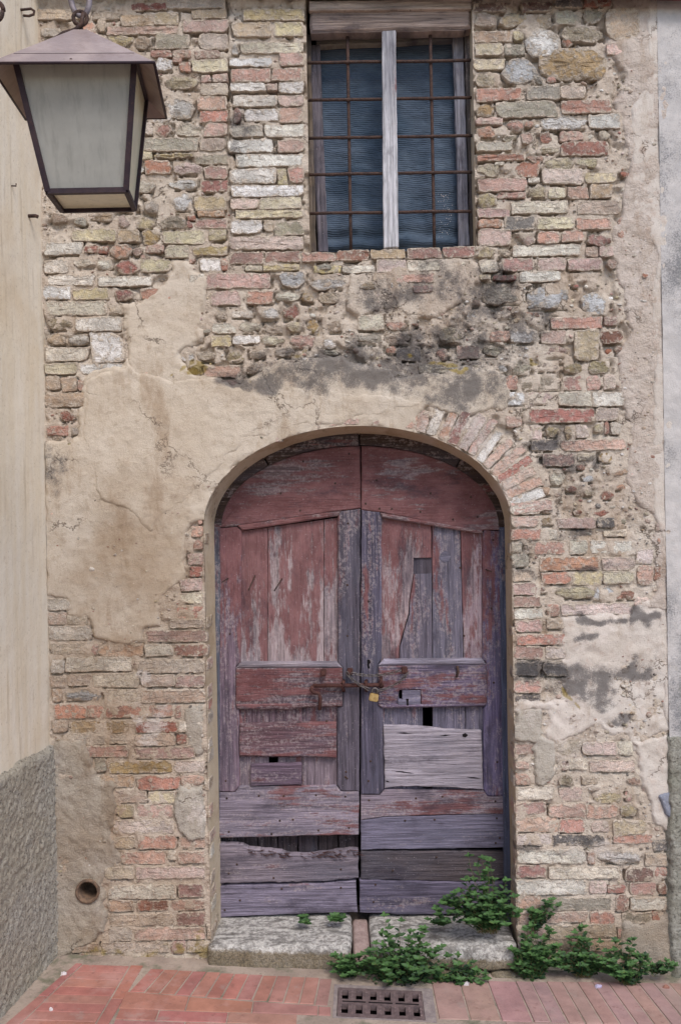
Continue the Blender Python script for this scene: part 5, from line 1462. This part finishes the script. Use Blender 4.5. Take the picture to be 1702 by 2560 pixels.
def glass_mat(name, c, rough=.25, tr=.55):
    k = N(name); p = k.objc()
    a = k.noise(p, 9, 4, .6)
    col = k.mix(k.ramp(a, .35, .7), srgb(*c), srgb(*[min(255, u * 1.07) for u in c]))
    col = k.mix(k.ramp(k.noise(p, 60, 3, .7), .68, .76, 0, .3), col, srgb(*[u * .7 for u in c]))
    z_ = k.noise(k.vmath('MULTIPLY', p, (40, 40, 3)), 1.2, 5, .7)
    col = k.mix(k.ramp(z_, .48, .68, 0, .28), col, srgb(*[u * .72 for u in c]))
    k.set(k.b.inputs['Base Color'], col); k.b.inputs['Roughness'].default_value = rough
    k.b.inputs['Specular IOR Level'].default_value = .5
    t = k.n('BsdfTranslucent'); k.set(t.inputs['Color'], col)
    mx = k.n('MixShader'); mx.inputs[0].default_value = tr
    k.t.links.new(k.b.outputs[0], mx.inputs[1]); k.t.links.new(t.outputs[0], mx.inputs[2]); k.t.links.new(mx.outputs[0], k.out.inputs[0])
    return k.m
M_GLASS = glass_mat('frosted_glass', (186, 185, 180))
M_GLASS_LIT = glass_mat('frosted_glass_lit', (224, 216, 190), .3, .35)  # same glass, warm light on side and bottom panes put into the colour
# roof: pyramid of four sheets, with thickness, open below
HA = .165
apex = .012
rv_ = [(-R, -R, 0), (R, -R, 0), (R, R, 0), (-R, R, 0)]
q_ = .018
tv = [(-q_, -q_, HA), (q_, -q_, HA), (q_, q_, HA), (-q_, q_, HA)]
th = .004
v = rv_ + tv + [(x * .985, y * .985, z - th) for x, y, z in rv_] + [(x, y, z - th * 2) for x, y, z in tv]
f = []
for i in range(4):
    j = (i + 1) % 4
    f += [(i, j, 4 + j, 4 + i), (8 + j, 8 + i, 12 + i, 12 + j), (i, 8 + i, 8 + j, j)]
f += [(4, 5, 6, 7), (15, 14, 13, 12)]
link('roof', mesh('roof', v, f), ln, M_LROOF)
for i in range(4):
    a, b = Vector(rv_[i]), Vector(rv_[(i + 1) % 4])
    link('roof_rim', tube_mesh('roof_rim', [a + Vector((0, 0, -.002)), b + Vector((0, 0, -.002))], .004, 6), ln, M_LAN)
# body: tapering glazed box
tw, bw = R * .742, R * .50
zt, zbm = .035, -.302
ct = [Vector((-tw, -tw, zt)), Vector((tw, -tw, zt)), Vector((tw, tw, zt)), Vector((-tw, tw, zt))]
cbm = [Vector((-bw, -bw, zbm)), Vector((bw, -bw, zbm)), Vector((bw, bw, zbm)), Vector((-bw, bw, zbm))]
def bar3(name, a, b, w, parent, mat=M_LAN, outv=None):
    d = (b - a).normalized(); o1 = (Vector((1, 0, 0)) if abs(d.x) < .9 else Vector((0, 1, 0))); o1 = (o1 - d * o1.dot(d)).normalized(); o2 = d.cross(o1)
    v = []
    for p in (a, b):
        for (s1, s2) in ((-1, -1), (1, -1), (1, 1), (-1, 1)): v.append(p + o1 * s1 * w + o2 * s2 * w)
    return link(name, mesh(name, v, [(0, 1, 5, 4), (1, 2, 6, 5), (2, 3, 7, 6), (3, 0, 4, 7), (3, 2, 1, 0), (4, 5, 6, 7)]), parent, mat)
for i in range(4):
    bar3('corner_bar', ct[i], cbm[i], .0075, ln)
    # twisted rope moulding up each corner
    n = 60; pts = []
    dirn = Vector((ct[i].x, ct[i].y, 0)).normalized() * .0075
    d = (cbm[i] - ct[i])
    e1 = d.cross(Vector((0, 0, 1))).normalized(); e2 = d.cross(e1).normalized()
    rp = []
    for j in range(n * 4):
        t = j / (n * 4 - 1); an = t * 2 * math.pi * 34
        rp.append(ct[i] + d * t + dirn * .6 + (e1 * math.cos(an) + e2 * math.sin(an)) * .0014)
    link('rope_moulding', tube_mesh('rope_moulding', rp, .0034, 5), ln, M_LAN)
    j = (i + 1) % 4
    bar3('top_bar', ct[i], ct[j], .007, ln)
    bar3('bottom_bar', cbm[i], cbm[j], .0068, ln)
    ins = .004
    me = mesh('glass_pane', [ct[i] * .985 + Vector((0, 0, 0)), ct[j] * .985, cbm[j] * .985, cbm[i] * .985], [(0, 1, 2, 3)])
    link('glass_pane', me, ln, M_GLASS if i == 0 else M_GLASS_LIT)
# inner lower rim and bottom pane
me = mesh('bottom_pane', [c + Vector((0, 0, .004)) for c in cbm], [(0, 1, 2, 3)])
link('bottom_pane', me, ln, M_GLASS_LIT)
bar3('bottom_strip', cbm[3].lerp(cbm[0], .9) * 1.0, cbm[2].lerp(cbm[1], .9), .004, ln)
# hanging eye, ring and cable
eye = [(0, 0, HA - .012), (0, 0, HA + .018)] + [(.019 * math.sin(t), 0, HA + .038 - .019 * math.cos(t)) for t in [math.pi * 2 * j / 14 for j in range(15)]]
link('eye', tube_mesh('eye', eye, .0058, 8), ln, M_IRON)
ring = [(.026 * math.sin(t) + .003, .004, HA + .098 - .052 * math.cos(t)) for t in [math.pi * 2 * j / 24 for j in range(24)]]
M_WORN = mat_simple('worn_grey_iron', srgb(92, 84, 88), srgb(140, 130, 132), 30, .6, .3, .5, .003)
link('ring', tube_mesh('ring', ring, .0082, 8, True), ln, M_WORN)
cab = [(-.075, -.02, HA * .55), (-.075, -.02, HA * .72), (-.066, -.02, HA * .86), (-.045, -.016, HA * .95), (-.015, -.012, HA + .002), (.004, -.01, HA + .018), (.010, -.004, HA + .05)]
link('cable', tube_mesh('cable', cab, .0055, 7), ln, M_IRON)
cap = [(-.075, -.02, HA * .48), (-.075, -.02, HA * .60)]
link('cable_cap', tube_mesh('cable_cap', cap, .010, 10), ln, M_WHITE)
rv2 = link('rivet', nail_me, ln); rv2.location = (-.005, -R + .018, .012); rv2.rotation_euler = (.9, 0, 0)
# wall bracket carrying the lantern, from the neighbouring wall, above the picture
top_hang = ln.matrix_world @ Vector((.003, .004, HA + .150))
wy = top_hang.y
wxp = lw(wy)
armz = top_hang.z + .004
br = empty('wall_bracket', (wxp, wy, armz)); tag(br, 'scrolled iron wall bracket carrying the lantern', 'bracket')
def brod(name, pts, r):
    return link(name, tube_mesh(name, [Vector(p) - Vector(br.location) for p in pts], r, 8), br, M_IRON)
brod('arm', [(wxp - .02, wy, armz), ((wxp + top_hang.x) / 2, wy, armz + .006), (top_hang.x + .03, wy, armz)], .010)
sc = W(-8, 28, wy)
brod('scroll', [(sc[0] + .020 * (1 - .03 * j / 4) * math.cos(t), wy, sc[1] + .026 * math.sin(t)) for j, t in enumerate([math.pi * 2 * j / 20 for j in range(21)])], .0065)
brod('stay', [(wxp - .01, wy, armz - .30), (wxp + .08, wy, armz - .16), (sc[0] - .02, wy, sc[1] + .03), (sc[0] + .10, wy, armz)], .008)

# ------------------------------------------------------------------ weeds
k = N('weed_leaf'); inf = k.info(); p = k.pos()
at_ = k.n('Attribute', attribute_name='tone')
c1 = k.mix(at_.outputs['Fac'], srgb(18, 38, 27), srgb(78, 110, 60))
c1 = k.mix(k.ramp(k.noise(p, 30, 3, .6), .62, .72, 0, .5), c1, srgb(134, 132, 74))
k.set(k.b.inputs['Base Color'], c1); k.b.inputs['Roughness'].default_value = .55; k.b.inputs['Specular IOR Level'].default_value = .35
t = k.n('BsdfTranslucent'); k.set(t.inputs['Color'], c1)
mx = k.n('MixShader'); mx.inputs[0].default_value = .22
k.t.links.new(k.b.outputs[0], mx.inputs[1]); k.t.links.new(t.outputs[0], mx.inputs[2]); k.t.links.new(mx.outputs[0], k.out.inputs[0])
M_LEAF = k.m
M_STEM = mat_simple('weed_stem', srgb(92, 104, 62), srgb(120, 96, 70), 60, .8, 0, 0)
def weed(px, py, Y, stems, spread, height, label, seed, leaf=.018, lean=(0, -.25), droop=.35, zbase=None, low=0.0):
    r = random.Random(seed)
    bx, bz = W(px, py, Y)
    if zbase is not None: bz = zbase
    root = empty('weed', (bx, Y, bz)); tag(root, label, 'plant', 'weeds at the foot of the wall')
    lv, lf, lt = [], [], []
    sv, sf = [], []
    def leafadd(p, d, n, L, tone):
        d = d.normalized(); s = d.cross(n)
        if s.length < 1e-3: s = d.cross(Vector((1, 0, .3)))
        s.normalize(); n = s.cross(d).normalized()
        w = L * r.uniform(.22, .31)
        o_ = len(lv)
        for (a, b, c) in ((0, 0, 0), (.28, -1, .10), (.30, 0, 0), (.28, 1, .10), (.66, -.82, .06), (.66, 0, -.02), (.66, .82, .06), (1, 0, -.12)):
            lv.append(p + d * a * L + s * b * w + n * c * L)
            lt.append(max(0, min(1, tone + (.08 if b == 0 else 0))))
        for q in ((0, 2, 1), (0, 3, 2), (1, 2, 5, 4), (2, 3, 6, 5), (4, 5, 7), (5, 6, 7)): lf.append(tuple(o_ + t for t in q))
    for i in range(stems):
        a = r.uniform(0, 2 * math.pi); rad = math.sqrt(r.random())
        dirx = math.cos(a) * spread * rad + lean[0] * height; diry = -abs(math.sin(a)) * .45 * spread * rad + lean[1] * height * .5
        hgt = height * r.uniform(.45, 1.0) * (1 - .35 * rad) + low
        p0 = Vector((r.uniform(-.25, .25) * spread, r.uniform(-.02, .01), 0))
        pts = []
        n = 7
        for j in range(n):
            t = j / (n - 1)
            pts.append(p0 + Vector((dirx * t, diry * t, hgt * (t - droop * rad * t * t))) + Vector((r.uniform(-.004, .004), r.uniform(-.004, .004), 0)))
        base = len(sv)
        for j, p in enumerate(pts):
            q = .0016 * (1 - .6 * j / n)
            for (cx_, cy_) in ((q, 0), (-q * .5, q), (-q * .5, -q)): sv.append(p + Vector((cx_, cy_, 0)))
        for j in range(n - 1):
            for m in range(3): sf.append((base + j * 3 + m, base + j * 3 + (m + 1) % 3, base + j * 3 + 3 + (m + 1) % 3, base + j * 3 + 3 + m))
        stone_ = r.uniform(.05, .65)
        cnt = int(r.uniform(9, 14))
        for j in range(cnt):
            t = .18 + .82 * j / (cnt - 1)
            f_ = t * (n - 1); i0 = min(n - 2, int(f_)); p = pts[i0].lerp(pts[i0 + 1], f_ - i0)
            an = j * 2.4 + r.uniform(-.5, .5)
            d = Vector((math.cos(an), math.sin(an) * .9 - .25, r.uniform(-.05, .45) + .35 * t))
            L = leaf * r.uniform(.5, 1.35) * (1.05 - .35 * abs(t - .6))
            leafadd(p, d, Vector((r.uniform(-.3, .3), -.55 + r.uniform(-.3, .3), 1)), L, stone_ + .25 * (t - .5) + r.uniform(-.15, .15))
        for j in range(4):                                  # rosette at the tip
            an = j * 1.6 + r.uniform(-.3, .3)
            leafadd(pts[-1], Vector((math.cos(an), math.sin(an) - .2, .45)), Vector((0, -.5, 1)), leaf * r.uniform(.7, 1.1), stone_ + .45)
    me = mesh('foliage', lv, lf, True)
    at = me.attributes.new('tone', 'FLOAT', 'POINT'); at.data.foreach_set('value', np.array(lt, np.float32))
    fo = link('foliage', me, root, M_LEAF); fo['kind'] = 'stuff'
    link('stems', mesh('stems', sv, sf, True), root, M_STEM)
    return root
weed(1218, 2330, -.01, 80, .17, .40, 'tallest bushy green weed growing on the right end of the doorstep', 1, .028, (-.12, -.1), .45)
weed(1000, 2476, -.11, 95, .20, .42, 'wide leafy weed spreading in front of the doorstep above the drain grate', 2, .026, (.0, -.1), .35)
weed(872, 2440, -.11, 30, .12, .13, 'low weed in the joint of the doorstep left of the wide leafy weed', 3, .024, (0, 0), .3)
weed(1120, 2465, -.10, 30, .14, .16, 'sprawling weed trailing right in front of the doorstep', 4, .025, (.25, 0), .4)
weed(1325, 2462, -.05, 56, .10, .40, 'upright weed just right of the doorstep against the wall', 5, .026, (.05, -.05), .35)
weed(1455, 2440, -.05, 44, .14, .27, 'weed against the wall between the upright weed and the far right weed', 6, .025, (-.1, 0), .45)
weed(1570, 2462, -.09, 44, .12, .28, 'rightmost large weed at the foot of the mossy cement patch', 7, .025, (-.1, -.1), .4)
weed(765, 2304, .12, 5, .03, .035, 'tiny weed sprig on the left half of the doorstep, nearer the left jamb', 8, .026)
weed(846, 2300, .12, 5, .03, .04, 'tiny weed sprig on the doorstep below the meeting of the door leaves', 9, .028)
weed(1330, 2330, -.012, 12, .07, .20, 'thin weed sprig climbing the brick jamb right of the doorstep', 10, .026, (.28, -.05), .3)
weed(1100, 2312, .05, 8, .06, .05, 'small creeping weed on the doorstep at the foot of the right leaf', 11, .026, (-.3, 0), .3)
weed(1640, 2435, -.07, 16, .10, .10, 'faint low weed by the damp roughcast base at lower right', 12, .02, (0, 0), .3)

# ------------------------------------------------------------------ a few scraps lying on the paving
def scrap(name, px, py, size, label, cat, seed, mat, tall=False):
    r = random.Random(seed); X, Y = G(px, py)
    n = 8; v, f = [], []
    for (sc_, z) in ((1, .004), (.9, .012), (.4, .016)):
        for j in range(n):
            t = 2 * math.pi * j / n; q = r.uniform(.7, 1.15) * size * sc_
            v.append((q * math.cos(t), q * .6 * math.sin(t), (z + r.uniform(-.001, .003)) * (3 if tall else 1)))
    for k_ in range(2):
        for j in range(n): f.append((k_ * n + j, k_ * n + (j + 1) % n, (k_ + 1) * n + (j + 1) % n, (k_ + 1) * n + j))
    f.append(tuple(2 * n + j for j in range(n))); f.append(tuple(n - 1 - j for j in range(n)))
    o = link(name, mesh(name, v, f), None, mat); o.location = (X, Y, gz(X)); tag(o, label, cat); return o
M_PAPER = mat_simple('weathered_paper', srgb(206, 196, 194), srgb(186, 176, 176), 60, .8, 0, .3)
scrap('paper_scrap', 160, 2440, .016, 'flattened white paper scrap on the tiles near the left wall', 'litter', 1, M_PAPER)
scrap('pebble', 128, 2530, .008, 'small pale pebble on the tiles at lower left', 'pebble', 2, M_PAPER)
scrap('paper_scrap', 1165, 2465, .014, 'crumpled white scrap below the trailing weed right of the grate', 'litter', 3, M_PAPER)
scrap('paper_scrap', 1495, 2472, .016, 'crumpled lilac grey scrap on the paving between two right weeds', 'litter', 4, mat_simple('lilac_paper', srgb(150, 140, 170), srgb(176, 166, 180), 80, .8, 0, .4))
scrap('dead_leaf', 1664, 2473, .016, 'curled brown dead leaf on the paving at lower right', 'leaf', 5, mat_simple('dead_leaf', srgb(120, 82, 72), srgb(140, 100, 86), 60, .9, 0, .4))
